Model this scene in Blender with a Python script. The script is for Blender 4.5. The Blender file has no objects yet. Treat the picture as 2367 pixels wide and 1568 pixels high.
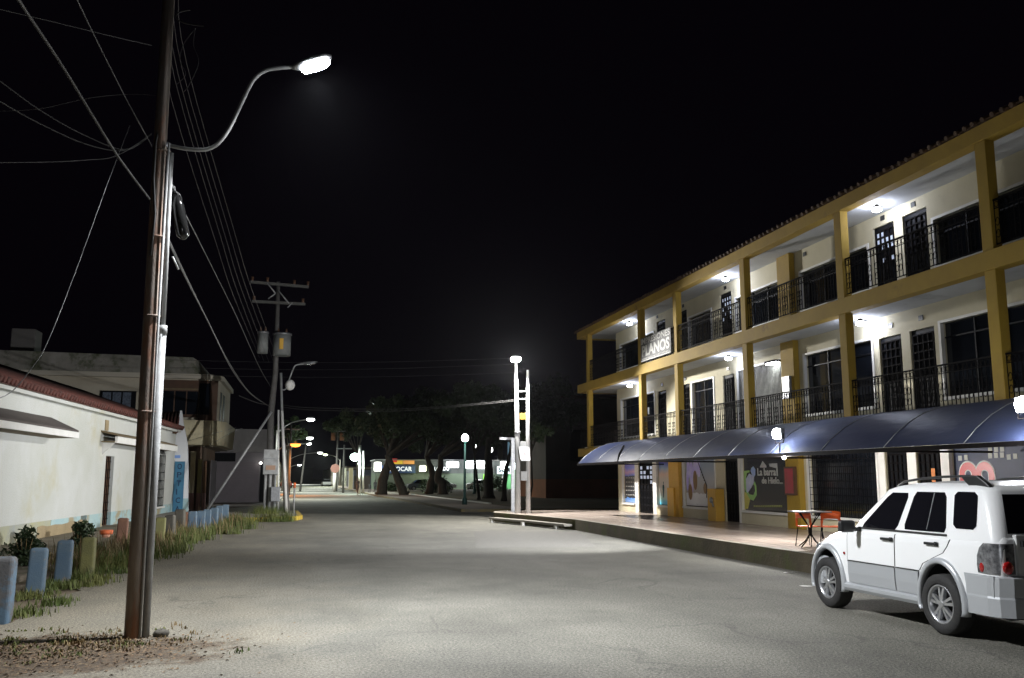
import bpy, bmesh, math, random
from mathutils import Vector, Matrix
random.seed(7)
R = math.radians
scene = bpy.context.scene
# ------------------------------------------------------------------ camera
TH, YAW, CH = R(8.687), R(13.187), 1.7
cam_d = bpy.data.cameras.new("camera"); cam = bpy.data.objects.new("camera", cam_d)
scene.collection.objects.link(cam)
cam_d.sensor_width = 36.0; cam_d.lens = 2101/2367*36
cam.location = (0, 0, CH); cam.rotation_euler = (R(90)+TH, 0, -YAW)
cam_d.clip_start = 0.05; cam_d.clip_end = 3000
scene.camera = cam
# ------------------------------------------------------------------ night sky, exposure
world = bpy.data.worlds.new("World"); scene.world = world; world.use_nodes = True
bg = world.node_tree.nodes["Background"]
bg.inputs[0].default_value = (0.55, 0.36, 0.75, 1); bg.inputs[1].default_value = 0.0022
scene.view_settings.view_transform = 'Standard'; scene.view_settings.look = 'None'
scene.view_settings.gamma = 1; scene.view_settings.exposure = 0
cy = scene.cycles
cy.max_bounces = 5; cy.diffuse_bounces = 3; cy.glossy_bounces = 3; cy.caustics_reflective = False; cy.caustics_refractive = False
cy.sample_clamp_indirect = 3.0
W_COOL, W_WARM = (0.86, 0.93, 1.0), (1.0, 0.96, 0.86)

# ------------------------------------------------------------------ measuring helpers (photo pixel -> world point)
_f = 2101.0
_fw = Vector((math.sin(YAW)*math.cos(TH), math.cos(YAW)*math.cos(TH), math.sin(TH)))
_rt = Vector((math.cos(YAW), -math.sin(YAW), 0)); _up = _rt.cross(_fw); _C = Vector((0, 0, CH))
def ray(x, y): return _fw*_f + _rt*(x-1183.5) - _up*(y-784)
def PX(x, y, X): d = ray(x, y); return _C + d*(X/d.x)
def PY(x, y, Y): d = ray(x, y); return _C + d*(Y/d.y)
def PG(x, y, z=0.0): d = ray(x, y); return _C + d*((z-CH)/d.z)

# ------------------------------------------------------------------ materials
def _n(nt, t, **kw):
    n = nt.nodes.new(t)
    for k, v in kw.items(): setattr(n, k, v)
    return n
MATS = {}
def mat(name, c1, c2=None, scale=4.0, rough=0.7, metal=0.0, bump=0.0, bscale=40.0, detail=6, emit=None, estr=0.0, spec=0.5, dist=0.0,
        c3=None, s3=0.6, t3=(0.55, 0.68), rvar=0.0, coat=0.0, stretch=None):
    if name in MATS: return MATS[name]
    m = bpy.data.materials.new(name); m.use_nodes = True; MATS[name] = m
    nt = m.node_tree; b = nt.nodes["Principled BSDF"]
    b.inputs['Base Color'].default_value = (*c1, 1); b.inputs['Roughness'].default_value = rough
    b.inputs['Metallic'].default_value = metal; b.inputs['Specular IOR Level'].default_value = spec
    if coat: b.inputs['Coat Weight'].default_value = coat; b.inputs['Coat Roughness'].default_value = 0.05
    tc = _n(nt, 'ShaderNodeTexCoord'); src = tc.outputs['Object']
    if stretch:
        mp = _n(nt, 'ShaderNodeMapping'); mp.inputs['Scale'].default_value = stretch
        nt.links.new(src, mp.inputs[0]); src = mp.outputs[0]
    col = None
    if c2 is not None:
        no = _n(nt, 'ShaderNodeTexNoise'); no.inputs['Scale'].default_value = scale; no.inputs['Detail'].default_value = detail
        no.inputs['Roughness'].default_value = 0.65; no.inputs['Distortion'].default_value = dist
        nt.links.new(src, no.inputs['Vector'])
        rp = _n(nt, 'ShaderNodeValToRGB'); rp.color_ramp.elements[0].position = 0.32; rp.color_ramp.elements[1].position = 0.68
        rp.color_ramp.elements[0].color = (*c1, 1); rp.color_ramp.elements[1].color = (*c2, 1)
        nt.links.new(no.outputs[0], rp.inputs[0]); col = rp.outputs[0]
        if rvar:
            mr = _n(nt, 'ShaderNodeMapRange'); mr.inputs[3].default_value = rough-rvar; mr.inputs[4].default_value = rough+rvar
            nt.links.new(no.outputs[0], mr.inputs[0]); nt.links.new(mr.outputs[0], b.inputs['Roughness'])
    if c3 is not None:
        n3 = _n(nt, 'ShaderNodeTexNoise'); n3.inputs['Scale'].default_value = s3; n3.inputs['Detail'].default_value = 8; n3.inputs['Roughness'].default_value = 0.7
        nt.links.new(src, n3.inputs['Vector'])
        r3 = _n(nt, 'ShaderNodeMapRange'); r3.inputs[1].default_value = t3[0]; r3.inputs[2].default_value = t3[1]
        nt.links.new(n3.outputs[0], r3.inputs[0])
        mx = _n(nt, 'ShaderNodeMix', data_type='RGBA'); nt.links.new(r3.outputs[0], mx.inputs[0])
        if col: nt.links.new(col, mx.inputs[6])
        else: mx.inputs[6].default_value = (*c1, 1)
        mx.inputs[7].default_value = (*c3, 1); col = mx.outputs[2]
    if col: nt.links.new(col, b.inputs['Base Color'])
    if bump:
        nb = _n(nt, 'ShaderNodeTexNoise'); nb.inputs['Scale'].default_value = bscale; nb.inputs['Detail'].default_value = 5
        nt.links.new(src, nb.inputs['Vector'])
        bp = _n(nt, 'ShaderNodeBump'); bp.inputs['Strength'].default_value = bump; bp.inputs['Distance'].default_value = 0.02
        nt.links.new(nb.outputs[0], bp.inputs['Height']); nt.links.new(bp.outputs[0], b.inputs['Normal'])
    if emit:
        b.inputs['Emission Color'].default_value = (*emit, 1); b.inputs['Emission Strength'].default_value = estr
    return m

M = {}
M['ochre'] = mat('ochre_paint', (0.36, 0.235, 0.022), (0.28, 0.175, 0.018), 1.2, 0.8, bump=.3, bscale=60, c3=(0.11, 0.06, 0.02), s3=1.1, t3=(.60, .78))
M['yellow'] = mat('yellow_paint', (0.62, 0.36, 0.045), (0.55, 0.31, 0.04), 2.0, 0.65, bump=.2, c3=(0.25, 0.14, 0.03), s3=2.2, t3=(.66, .8))
M['cream'] = mat('cream_wall_paint', (0.60, 0.55, 0.40), (0.52, 0.47, 0.32), 1.0, 0.8, bump=.25, bscale=70, c3=(0.40, 0.36, 0.26), s3=0.9, t3=(.58, .8))
M['ceil'] = mat('ceiling_plaster', (0.55, 0.56, 0.56), (0.44, 0.45, 0.46), 0.8, 0.85, bump=.3, bscale=30, c3=(0.28, 0.28, 0.27), s3=0.7, t3=(.56, .75))
M['white'] = mat('white_trim', (0.76, 0.75, 0.72), (0.68, 0.67, 0.63), 2.0, 0.6, bump=.12)
M['glass'] = mat('dark_glass', (0.008, 0.010, 0.014), None, rough=0.06, spec=0.5)
M['iron'] = mat('black_iron', (0.004, 0.004, 0.005), (0.009, 0.007, 0.006), 8, 0.7, spec=.03)
M['blackpaint'] = mat('black_metal_door', (0.005, 0.006, 0.008), (0.009, 0.009, 0.011), 3, 0.5, spec=.07)
M['canopy'] = mat('canopy_sheet', (0.009, 0.015, 0.046), (0.018, 0.024, 0.052), 0.9, 0.45, spec=0.10, rvar=.1, bump=.5, bscale=5, c3=(0.035, 0.04, 0.055), s3=0.7, t3=(.5, .8), stretch=(1.5, .5, 1))
M['alu'] = mat('dull_metal', (0.30, 0.31, 0.32), (0.20, 0.20, 0.21), 9, 0.45, metal=.7)
def translucent(m, fac, col):
    nt = m.node_tree; b = nt.nodes["Principled BSDF"]; out = [n for n in nt.nodes if n.type == 'OUTPUT_MATERIAL'][0]
    tr = _n(nt, 'ShaderNodeBsdfTranslucent'); tr.inputs[0].default_value = (*col, 1); mx = _n(nt, 'ShaderNodeMixShader'); mx.inputs[0].default_value = fac
    nt.links.new(b.outputs[0], mx.inputs[1]); nt.links.new(tr.outputs[0], mx.inputs[2]); nt.links.new(mx.outputs[0], out.inputs[0])
translucent(M['canopy'], .07, (.22, .28, .50))
M['tiles_roof'] = mat('clay_tiles', (0.12, 0.03, 0.02), (0.05, 0.02, 0.015), 5, 0.85, bump=.5, bscale=20)
M['tiles_old'] = mat('dark_old_tiles', (0.085, 0.045, 0.02), (0.04, 0.022, 0.012), 5, 0.9, bump=.5, bscale=20)
M['lit'] = mat('lamp_white_glow', (0.9, 0.9, 0.9), emit=(0.92, 0.96, 1.0), estr=40)
M['lit_soft'] = mat('lamp_globe_glow', (0.9, 0.9, 0.9), emit=(1, 1, 0.93), estr=9)
M['lit_orange'] = mat('sodium_glow', (0.9, 0.5, 0.2), emit=(1, 0.27, 0.04), estr=4)
M['lit_green'] = mat('mercury_glow', (0.9, 0.9, 0.9), emit=(0.75, 1, 0.88), estr=14)
M['concrete'] = mat('concrete_pole', (0.20, 0.19, 0.18), (0.12, 0.115, 0.11), 6, 0.75, bump=.3)
M['galv'] = mat('galvanised_steel', (0.33, 0.34, 0.34), (0.22, 0.22, 0.22), 5, 0.65, metal=.1, bump=.15, c3=(0.25, 0.22, 0.18), s3=2, t3=(.6, .8))
M['rusty'] = mat('rust_streaked_steel', (0.25, 0.22, 0.19), (0.15, 0.12, 0.10), 2.5, 0.75, metal=0, bump=.3, c3=(0.22, 0.105, 0.06), s3=1.5, t3=(.48, .62), stretch=(3, 3, .7))
M['cable'] = mat('cable_sheath', (0.018, 0.018, 0.018), (0.036, 0.034, 0.032), 4, 0.7)
M['cable_dim'] = mat('old_wire', (0.025, 0.022, 0.02), None, rough=.8)
M['cable_b'] = mat('black_cable', (0.02, 0.02, 0.02), None, rough=0.35)
M['housew'] = mat('limewashed_wall', (0.56, 0.57, 0.55), (0.48, 0.49, 0.44), 0.55, 0.85, bump=.35, bscale=25, c3=(0.45, 0.42, 0.27), s3=0.45, t3=(.56, .78), dist=.4)
M['bluebase'] = mat('pale_blue_dado', (0.30, 0.47, 0.52), (0.40, 0.52, 0.50), 1.3, 0.8, bump=.3, c3=(0.34, 0.29, 0.18), s3=0.9, t3=(.52, .6))
M['tanbase'] = mat('bare_tan_render', (0.36, 0.28, 0.16), (0.27, 0.21, 0.12), 2.0, 0.9, bump=.5)
M['wood'] = mat('weathered_wood', (0.20, 0.15, 0.08), (0.12, 0.09, 0.05), 4, 0.8, bump=.4, stretch=(1, .2, 1))
M['b2wall'] = mat('dim_beige_render', (0.50, 0.455, 0.36), (0.42, 0.37, 0.28), 0.6, 0.85, bump=.3)
M['b2cream'] = mat('cream_balcony', (0.80, 0.72, 0.48), (0.74, 0.65, 0.42), 0.8, 0.8)
M['parapet'] = mat('mouldy_parapet', (0.30, 0.28, 0.25), (0.13, 0.13, 0.10), 0.7, 0.9, bump=.4, c3=(0.06, 0.07, 0.03), s3=0.8, t3=(.5, .62))
M['grey_wall'] = mat('grey_shutter_wall', (0.24, 0.22, 0.23), (0.18, 0.165, 0.17), 0.8, 0.8, bump=.2)
M['dark_wall'] = mat('dark_stained_wall', (0.12, 0.10, 0.09), (0.07, 0.06, 0.055), 0.5, 0.9, bump=.2)
M['brown'] = mat('brown_shutter', (0.10, 0.045, 0.02), (0.06, 0.03, 0.015), 2, 0.6)
M['bluepaint'] = mat('worn_blue_paint', (0.075, 0.125, 0.18), (0.11, 0.155, 0.19), 3, 0.75, bump=.2, bscale=60, c3=(0.22, 0.19, 0.15), s3=5, t3=(.56, .62))
M['greypost'] = mat('bare_post_concrete', (0.13, 0.13, 0.13), (0.08, 0.08, 0.085), 4, 0.85, bump=.25, c3=(0.09, 0.15, 0.21), s3=2.2, t3=(.44, .54))
M['yellowpost'] = mat('mossy_yellow_paint', (0.24, 0.23, 0.08), (0.16, 0.155, 0.07), 4, 0.8, bump=.5, c3=(0.09, 0.09, 0.05), s3=4, t3=(.56, .66))
M['brownpost'] = mat('brick_brown_paint', (0.26, 0.13, 0.08), (0.18, 0.09, 0.06), 4, 0.8, bump=.5)
M['darkpost'] = mat('sooty_post', (0.06, 0.055, 0.045), (0.10, 0.09, 0.07), 4, 0.8, bump=.5)
M['orange'] = mat('orange_plastic', (0.75, 0.115, 0.015), (0.66, 0.09, 0.012), 3, 0.4)
M['orange_paint'] = mat('faded_orange_paint', (0.70, 0.13, 0.03), (0.5, 0.14, 0.07), 5, 0.8)
M['carwhite'] = mat('white_car_paint', (0.86, 0.87, 0.87), None, rough=0.28, coat=.6)
M['carsilver'] = mat('silver_car_paint', (0.47, 0.49, 0.51), None, rough=0.35, metal=.3, coat=.4)
M['carglass'] = mat('tinted_car_glass', (0.006, 0.006, 0.008), None, rough=0.04)
M['rubber'] = mat('tyre_rubber', (0.018, 0.018, 0.019), (0.03, 0.029, 0.027), 30, 0.8, bump=.3, bscale=80)
M['alloy'] = mat('alloy_rim', (0.62, 0.63, 0.65), None, rough=0.3, metal=.85)
M['blackplastic'] = mat('black_plastic', (0.014, 0.015, 0.016), None, rough=0.45)
M['seam'] = mat('panel_gap', (0.02, 0.02, 0.02), None, rough=0.8)
M['redlens'] = mat('red_lens', (0.35, 0.01, 0.01), None, rough=0.12, coat=.8)
M['clearlens'] = mat('clear_lens', (0.42, 0.43, 0.45), (0.06, 0.06, 0.07), 16, 0.22, metal=.5, coat=1)
M['bark'] = mat('bark', (0.06, 0.048, 0.035), (0.028, 0.022, 0.017), 6, 0.95, bump=.8, bscale=12, stretch=(1, 1, .4))
M['leaf'] = mat('tree_leaves', (0.022, 0.045, 0.012), (0.045, 0.065, 0.018), 3, 0.6)
M['grass'] = mat('weed_blades', (0.055, 0.095, 0.015), (0.14, 0.14, 0.035), 1.2, 0.75)
M['straw'] = mat('dry_weed_stems', (0.26, 0.19, 0.08), (0.15, 0.10, 0.05), 2, 0.8)
M['bush'] = mat('bush_leaves', (0.02, 0.045, 0.015), (0.045, 0.07, 0.022), 4, 0.6)
M['text_w'] = mat('pale_lettering', (0.55, 0.55, 0.52), None, rough=0.7)
M['text_d'] = mat('dark_lettering', (0.04, 0.04, 0.045), None, rough=0.7)

# ------------------------------------------------------------------ mesh builder
COL = scene.collection
_w = {}
class MB:
    def __init__(s): s.v = []; s.f = []; s.sm = []
    def add(s, vs, fs, smooth=False):
        o = len(s.v); s.v += [tuple(p) for p in vs]; s.f += [tuple(i+o for i in f) for f in fs]; s.sm += [smooth]*len(fs); return s
    def box(s, x0, x1, y0, y1, z0, z1):
        vs = [(x, y, z) for x in (x0, x1) for y in (y0, y1) for z in (z0, z1)]
        return s.add(vs, [(0, 1, 3, 2), (4, 6, 7, 5), (0, 4, 5, 1), (2, 3, 7, 6), (0, 2, 6, 4), (1, 5, 7, 3)])
    def cbox(s, c, u, v, w, a, b, h):  # oriented box: centre, axes, half sizes
        c, u, v, w = Vector(c), Vector(u), Vector(v), Vector(w)
        vs = [c+u*a*i+v*b*j+w*h*k for i in (-1, 1) for j in (-1, 1) for k in (-1, 1)]
        return s.add(vs, [(0, 1, 3, 2), (4, 6, 7, 5), (0, 4, 5, 1), (2, 3, 7, 6), (0, 2, 6, 4), (1, 5, 7, 3)])
    def tube(s, pts, r, n=8, cap=True):
        pts = [Vector(p) for p in pts]; rs = r if isinstance(r, (list, tuple)) else [r]*len(pts)
        vs = []; fs = []; prev = None
        for i, p in enumerate(pts):
            d = (pts[min(i+1, len(pts)-1)]-pts[max(i-1, 0)]).normalized()
            a = prev if prev is not None else (Vector((0, 0, 1)) if abs(d.z) < .9 else Vector((1, 0, 0)))
            u = (a - d*a.dot(d)).normalized(); prev = u; w = d.cross(u)
            for k in range(n):
                t = 2*math.pi*k/n; vs.append(p+(u*math.cos(t)+w*math.sin(t))*rs[i])
        for i in range(len(pts)-1):
            for k in range(n):
                k2 = (k+1) % n; fs.append((i*n+k, i*n+k2, (i+1)*n+k2, (i+1)*n+k))
        s.add(vs, fs, True)
        if cap:
            o = len(s.v)-len(vs)
            s.f += [tuple(o+k for k in range(n))[::-1], tuple(o+(len(pts)-1)*n+k for k in range(n))]; s.sm += [False, False]
        return s
    def cyl(s, p0, p1, r0, r1=None, n=16): return s.tube([p0, p1], [r0, r0 if r1 is None else r1], n)
    def ell(s, c, rx, ry, rz, n=12, m=8):
        vs = []; fs = []
        for j in range(m+1):
            ph = math.pi*j/m
            for i in range(n):
                t = 2*math.pi*i/n; vs.append((c[0]+rx*math.sin(ph)*math.cos(t), c[1]+ry*math.sin(ph)*math.sin(t), c[2]+rz*math.cos(ph)))
        for j in range(m):
            for i in range(n):
                fs.append((j*n+i, (j+1)*n+i, (j+1)*n+(i+1) % n, j*n+(i+1) % n))
        return s.add(vs, fs, True)
    def prism(s, poly, axis, a, b):  # poly of 2D points, extruded along axis from a to b
        n = len(poly)
        def P(p, h): return {'x': (h, p[0], p[1]), 'y': (p[0], h, p[1]), 'z': (p[0], p[1], h)}[axis]
        vs = [P(p, a) for p in poly]+[P(p, b) for p in poly]
        return s.add(vs, [tuple(range(n))[::-1], tuple(range(n, 2*n))]+[(i, (i+1) % n, n+(i+1) % n, n+i) for i in range(n)])
    def loft(s, rings, closed=True, caps=True, smooth=True):
        n = len(rings[0]); vs = [p for r in rings for p in r]; fs = []
        for i in range(len(rings)-1):
            for k in range(n if closed else n-1):
                k2 = (k+1) % n; fs.append((i*n+k, i*n+k2, (i+1)*n+k2, (i+1)*n+k))
        s.add(vs, fs, smooth)
        if caps:
            o = len(s.v)-len(vs)
            s.f += [tuple(o+k for k in range(n))[::-1], tuple(o+(len(rings)-1)*n+k for k in range(n))]; s.sm += [False, False]
        return s
    def build(s, name, m, parent=None, bevel=0, fix=True):
        off = Vector(_w.get(parent.name, (0, 0, 0))) if parent else Vector()
        me = bpy.data.meshes.new(name); me.from_pydata([tuple(Vector(p)-off) for p in s.v], [], s.f)
        me.polygons.foreach_set('use_smooth', s.sm)
        if fix:
            bm = bmesh.new(); bm.from_mesh(me); bmesh.ops.recalc_face_normals(bm, faces=bm.faces); bm.to_mesh(me); bm.free()
        me.materials.append(m); o = bpy.data.objects.new(name, me); COL.objects.link(o)
        if parent: o.parent = parent; _w[o.name] = tuple(off)
        else: _w[o.name] = (0, 0, 0)
        if bevel:
            b = o.modifiers.new('bevel', 'BEVEL'); b.width = bevel; b.segments = 2; b.limit_method = 'ANGLE'
        return o
def tag(o, label=None, cat=None, group=None, kind=None):
    if label: o['label'] = label
    if cat: o['category'] = cat
    if group: o['group'] = group
    if kind: o['kind'] = kind
    return o
def empty(name, loc, label, cat, group=None):
    o = bpy.data.objects.new(name, None); COL.objects.link(o); o.location = loc; o.empty_display_size = .2
    _w[o.name] = tuple(loc); return tag(o, label, cat, group)
def struct(mb, name, m, **k): return tag(mb.build(name, m, **k), kind='structure')
def kids(o): return [c for c in bpy.data.objects if c.parent == o]
def copy_tree(o, parent=None):
    c = o.copy(); COL.objects.link(c)
    if parent: c.parent = parent
    for ch in kids(o): copy_tree(ch, c)
    return c
def light(name, kind, loc, power, color=W_COOL, parent=None, size=0.3, aim=None, spot=150, blend=.6, sy=None):
    d = bpy.data.lights.new(name, kind); d.energy = power; d.color = color
    if kind == 'AREA':
        d.shape = 'DISK'; d.size = size
        if sy: d.shape = 'RECTANGLE'; d.size_y = sy
    elif kind == 'SPOT': d.spot_size = R(spot); d.spot_blend = blend; d.shadow_soft_size = size
    else: d.shadow_soft_size = size
    o = bpy.data.objects.new(name, d); COL.objects.link(o)
    off = Vector(_w.get(parent.name, (0, 0, 0))) if parent else Vector()
    o.location = Vector(loc)-off
    if aim is not None: o.rotation_euler = (Vector(aim)-Vector(loc)).to_track_quat('-Z', 'Y').to_euler()
    if parent: o.parent = parent
    return o
def text_mb(s, origin, ux, uy, width, height, depth=.006, bold=0.0, spacing=1.0):
    cu = bpy.data.curves.new('t', 'FONT'); cu.body = s; cu.align_x = 'LEFT'; cu.extrude = .5; cu.offset = bold; cu.space_character = spacing; cu.resolution_u = 3
    o = bpy.data.objects.new('t', cu); COL.objects.link(o); dg = bpy.context.evaluated_depsgraph_get()
    me = bpy.data.meshes.new_from_object(o.evaluated_get(dg)); bpy.data.objects.remove(o); bpy.data.curves.remove(cu)
    xs = [v.co.x for v in me.vertices]; ys = [v.co.y for v in me.vertices]
    x0, x1, y0, y1 = min(xs), max(xs), min(ys), max(ys); ux, uy = Vector(ux), Vector(uy); n = ux.cross(uy)
    mb = MB()
    mb.add([Vector(origin)+ux*((v.co.x-x0)/(x1-x0)*width)+uy*((v.co.y-y0)/(y1-y0)*height)+n*(v.co.z*depth) for v in me.vertices], [tuple(p.vertices) for p in me.polygons])
    bpy.data.meshes.remove(me); return mb
UX, UZ = (0, -1, 0), (0, 0, 1)     # lettering on walls that face the street from the right

# ================================================================== GROUND
def ground_mats():
    m = mat('worn_asphalt', (0.086, 0.083, 0.069), (0.152, 0.146, 0.122), 0.45, 0.85, bump=.9, bscale=45, detail=10)
    nt = m.node_tree; b = nt.nodes["Principled BSDF"]; L = nt.links
    old = b.inputs['Base Color'].links[0].from_socket
    geo = _n(nt, 'ShaderNodeNewGeometry'); sep = _n(nt, 'ShaderNodeSeparateXYZ'); L.new(geo.outputs['Position'], sep.inputs[0])
    # sand drifted in from the left kerb
    nz = _n(nt, 'ShaderNodeTexNoise'); nz.inputs['Scale'].default_value = .8; nz.inputs['Detail'].default_value = 8; L.new(geo.outputs['Position'], nz.inputs['Vector'])
    ad = _n(nt, 'ShaderNodeMath', operation='MULTIPLY_ADD'); L.new(nz.outputs[0], ad.inputs[0]); ad.inputs[1].default_value = 5.0; L.new(sep.outputs[0], ad.inputs[2])
    mr = _n(nt, 'ShaderNodeMapRange'); mr.inputs[1].default_value = 3.6; mr.inputs[2].default_value = -0.8; mr.inputs[3].default_value = 0; mr.inputs[4].default_value = .85
    L.new(ad.outputs[0], mr.inputs[0])
    mx = _n(nt, 'ShaderNodeMix', data_type='RGBA'); L.new(mr.outputs[0], mx.inputs[0]); L.new(old, mx.inputs[6]); mx.inputs[7].default_value = (0.21, 0.185, 0.135, 1)
    # gravel speckle
    vo = _n(nt, 'ShaderNodeTexNoise'); vo.inputs['Scale'].default_value = 34; vo.inputs['Detail'].default_value = 4; vo.inputs['Roughness'].default_value = .8
    L.new(geo.outputs['Position'], vo.inputs['Vector'])
    m2 = _n(nt, 'ShaderNodeMapRange'); m2.inputs[1].default_value = .36; m2.inputs[2].default_value = .64; m2.inputs[3].default_value = .38; m2.inputs[4].default_value = 1.8
    L.new(vo.outputs[0], m2.inputs[0])
    mu = _n(nt, 'ShaderNodeMix', data_type='RGBA', blend_type='MULTIPLY'); mu.inputs[0].default_value = 1
    L.new(mx.outputs[2], mu.inputs[6]); L.new(m2.outputs[0], mu.inputs[7])
    v3 = _n(nt, 'ShaderNodeTexNoise'); v3.inputs['Scale'].default_value = 120; v3.inputs['Detail'].default_value = 2; L.new(geo.outputs['Position'], v3.inputs['Vector'])
    m2b = _n(nt, 'ShaderNodeMapRange'); m2b.inputs[1].default_value = .35; m2b.inputs[2].default_value = .65; m2b.inputs[3].default_value = .6; m2b.inputs[4].default_value = 1.45; L.new(v3.outputs[0], m2b.inputs[0])
    mub = _n(nt, 'ShaderNodeMix', data_type='RGBA', blend_type='MULTIPLY'); mub.inputs[0].default_value = 1; L.new(mu.outputs[2], mub.inputs[6]); L.new(m2b.outputs[0], mub.inputs[7]); mu = mub
    # dark cracks and tar
    v2 = _n(nt, 'ShaderNodeTexNoise'); v2.inputs['Scale'].default_value = 1.6; v2.inputs['Detail'].default_value = 9; v2.inputs['Roughness'].default_value = .75
    L.new(geo.outputs['Position'], v2.inputs['Vector'])
    m3 = _n(nt, 'ShaderNodeMapRange'); m3.inputs[1].default_value = .62; m3.inputs[2].default_value = .7; m3.inputs[3].default_value = 0; m3.inputs[4].default_value = .45
    L.new(v2.outputs[0], m3.inputs[0])
    m4 = _n(nt, 'ShaderNodeMix', data_type='RGBA'); L.new(m3.outputs[0], m4.inputs[0]); L.new(mu.outputs[2], m4.inputs[6]); m4.inputs[7].default_value = (0.06, 0.06, 0.055, 1)
    # fine cracks wandering over the carriageway
    wn = _n(nt, 'ShaderNodeTexNoise'); wn.inputs['Scale'].default_value = 1.3; wn.inputs['Detail'].default_value = 5; L.new(geo.outputs['Position'], wn.inputs['Vector'])
    va = _n(nt, 'ShaderNodeVectorMath', operation='MULTIPLY_ADD'); L.new(wn.outputs['Color'], va.inputs[0]); va.inputs[1].default_value = (1.4, 1.4, 0); L.new(geo.outputs['Position'], va.inputs[2])
    vc = _n(nt, 'ShaderNodeTexVoronoi', feature='DISTANCE_TO_EDGE'); vc.inputs['Scale'].default_value = .33; L.new(va.outputs[0], vc.inputs['Vector'])
    cm = _n(nt, 'ShaderNodeMapRange'); cm.inputs[1].default_value = .002; cm.inputs[2].default_value = .012; cm.inputs[3].default_value = .4; cm.inputs[4].default_value = 0; L.new(vc.outputs[0], cm.inputs[0])
    br = _n(nt, 'ShaderNodeTexNoise'); br.inputs['Scale'].default_value = .5; L.new(geo.outputs['Position'], br.inputs['Vector'])
    bm_ = _n(nt, 'ShaderNodeMapRange'); bm_.inputs[1].default_value = .45; bm_.inputs[2].default_value = .6; L.new(br.outputs[0], bm_.inputs[0])
    mm = _n(nt, 'ShaderNodeMath', operation='MULTIPLY'); L.new(cm.outputs[0], mm.inputs[0]); L.new(bm_.outputs[0], mm.inputs[1])
    m5 = _n(nt, 'ShaderNodeMix', data_type='RGBA'); L.new(mm.outputs[0], m5.inputs[0]); L.new(m4.outputs[2], m5.inputs[6]); m5.inputs[7].default_value = (0.035, 0.033, 0.03, 1)
    # big worn areas, darker and lighter, drawn out along the traffic
    mp = _n(nt, 'ShaderNodeMapping'); mp.inputs['Scale'].default_value = (.55, .16, 1); L.new(geo.outputs['Position'], mp.inputs[0])
    bw = _n(nt, 'ShaderNodeTexNoise'); bw.inputs['Scale'].default_value = 1; bw.inputs['Detail'].default_value = 7; bw.inputs['Roughness'].default_value = .6; L.new(mp.outputs[0], bw.inputs['Vector'])
    b2_ = _n(nt, 'ShaderNodeMapRange'); b2_.inputs[1].default_value = .35; b2_.inputs[2].default_value = .65; b2_.inputs[3].default_value = .78; b2_.inputs[4].default_value = 1.12; L.new(bw.outputs[0], b2_.inputs[0])
    m6 = _n(nt, 'ShaderNodeMix', data_type='RGBA', blend_type='MULTIPLY'); m6.inputs[0].default_value = 1; L.new(m5.outputs[2], m6.inputs[6]); L.new(b2_.outputs[0], m6.inputs[7])
    # loose brown earth and trodden leaves round the foot of the near pole
    vs_ = _n(nt, 'ShaderNodeVectorMath', operation='SUBTRACT'); L.new(geo.outputs['Position'], vs_.inputs[0]); vs_.inputs[1].default_value = (-2.75, 9.95, 0)
    vm = _n(nt, 'ShaderNodeVectorMath', operation='MULTIPLY'); L.new(vs_.outputs[0], vm.inputs[0]); vm.inputs[1].default_value = (.52, .95, 0)
    ln = _n(nt, 'ShaderNodeVectorMath', operation='LENGTH'); L.new(vm.outputs[0], ln.inputs[0])
    dn = _n(nt, 'ShaderNodeTexNoise'); dn.inputs['Scale'].default_value = 2.6; dn.inputs['Detail'].default_value = 10; dn.inputs['Roughness'].default_value = .75; L.new(geo.outputs['Position'], dn.inputs['Vector'])
    da = _n(nt, 'ShaderNodeMath', operation='MULTIPLY_ADD'); L.new(dn.outputs[0], da.inputs[0]); da.inputs[1].default_value = -2.2; L.new(ln.outputs['Value'], da.inputs[2])
    dm = _n(nt, 'ShaderNodeMapRange'); dm.inputs[1].default_value = .12; dm.inputs[2].default_value = -.22; dm.inputs[3].default_value = 0; dm.inputs[4].default_value = .92; L.new(da.outputs[0], dm.inputs[0])
    dr_ = _n(nt, 'ShaderNodeValToRGB'); dr_.color_ramp.elements[0].position = .35; dr_.color_ramp.elements[1].position = .65
    dr_.color_ramp.elements[0].color = (.028, .016, .008, 1); dr_.color_ramp.elements[1].color = (.105, .07, .038, 1); dn2 = _n(nt, 'ShaderNodeTexNoise'); dn2.inputs['Scale'].default_value = 17; dn2.inputs['Detail'].default_value = 6
    L.new(geo.outputs['Position'], dn2.inputs['Vector']); L.new(dn2.outputs[0], dr_.inputs[0])
    m7 = _n(nt, 'ShaderNodeMix', data_type='RGBA'); L.new(dm.outputs[0], m7.inputs[0]); L.new(m6.outputs[2], m7.inputs[6]); L.new(dr_.outputs[0], m7.inputs[7])
    L.new(m7.outputs[2], b.inputs['Base Color'])
    return m
M['asphalt'] = ground_mats()
M['dirt'] = mat('dusty_earth', (0.20, 0.16, 0.105), (0.12, 0.085, 0.055), 1.4, 0.95, bump=.8, bscale=25, detail=10, c3=(0.09, 0.10, 0.04), s3=1.3, t3=(.55, .68))
M['pave'] = mat('old_concrete_pavement', (0.27, 0.25, 0.22), (0.19, 0.175, 0.15), 1.2, 0.85, bump=.4, c3=(0.12, 0.10, 0.08), s3=.8, t3=(.58, .75))
M['parkfloor'] = mat('leaf_litter', (0.13, 0.075, 0.04), (0.06, 0.05, 0.03), 1.8, 0.95, bump=.8, bscale=14, c3=(0.05, 0.06, 0.02), s3=.35, t3=(.5, .6))
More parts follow.
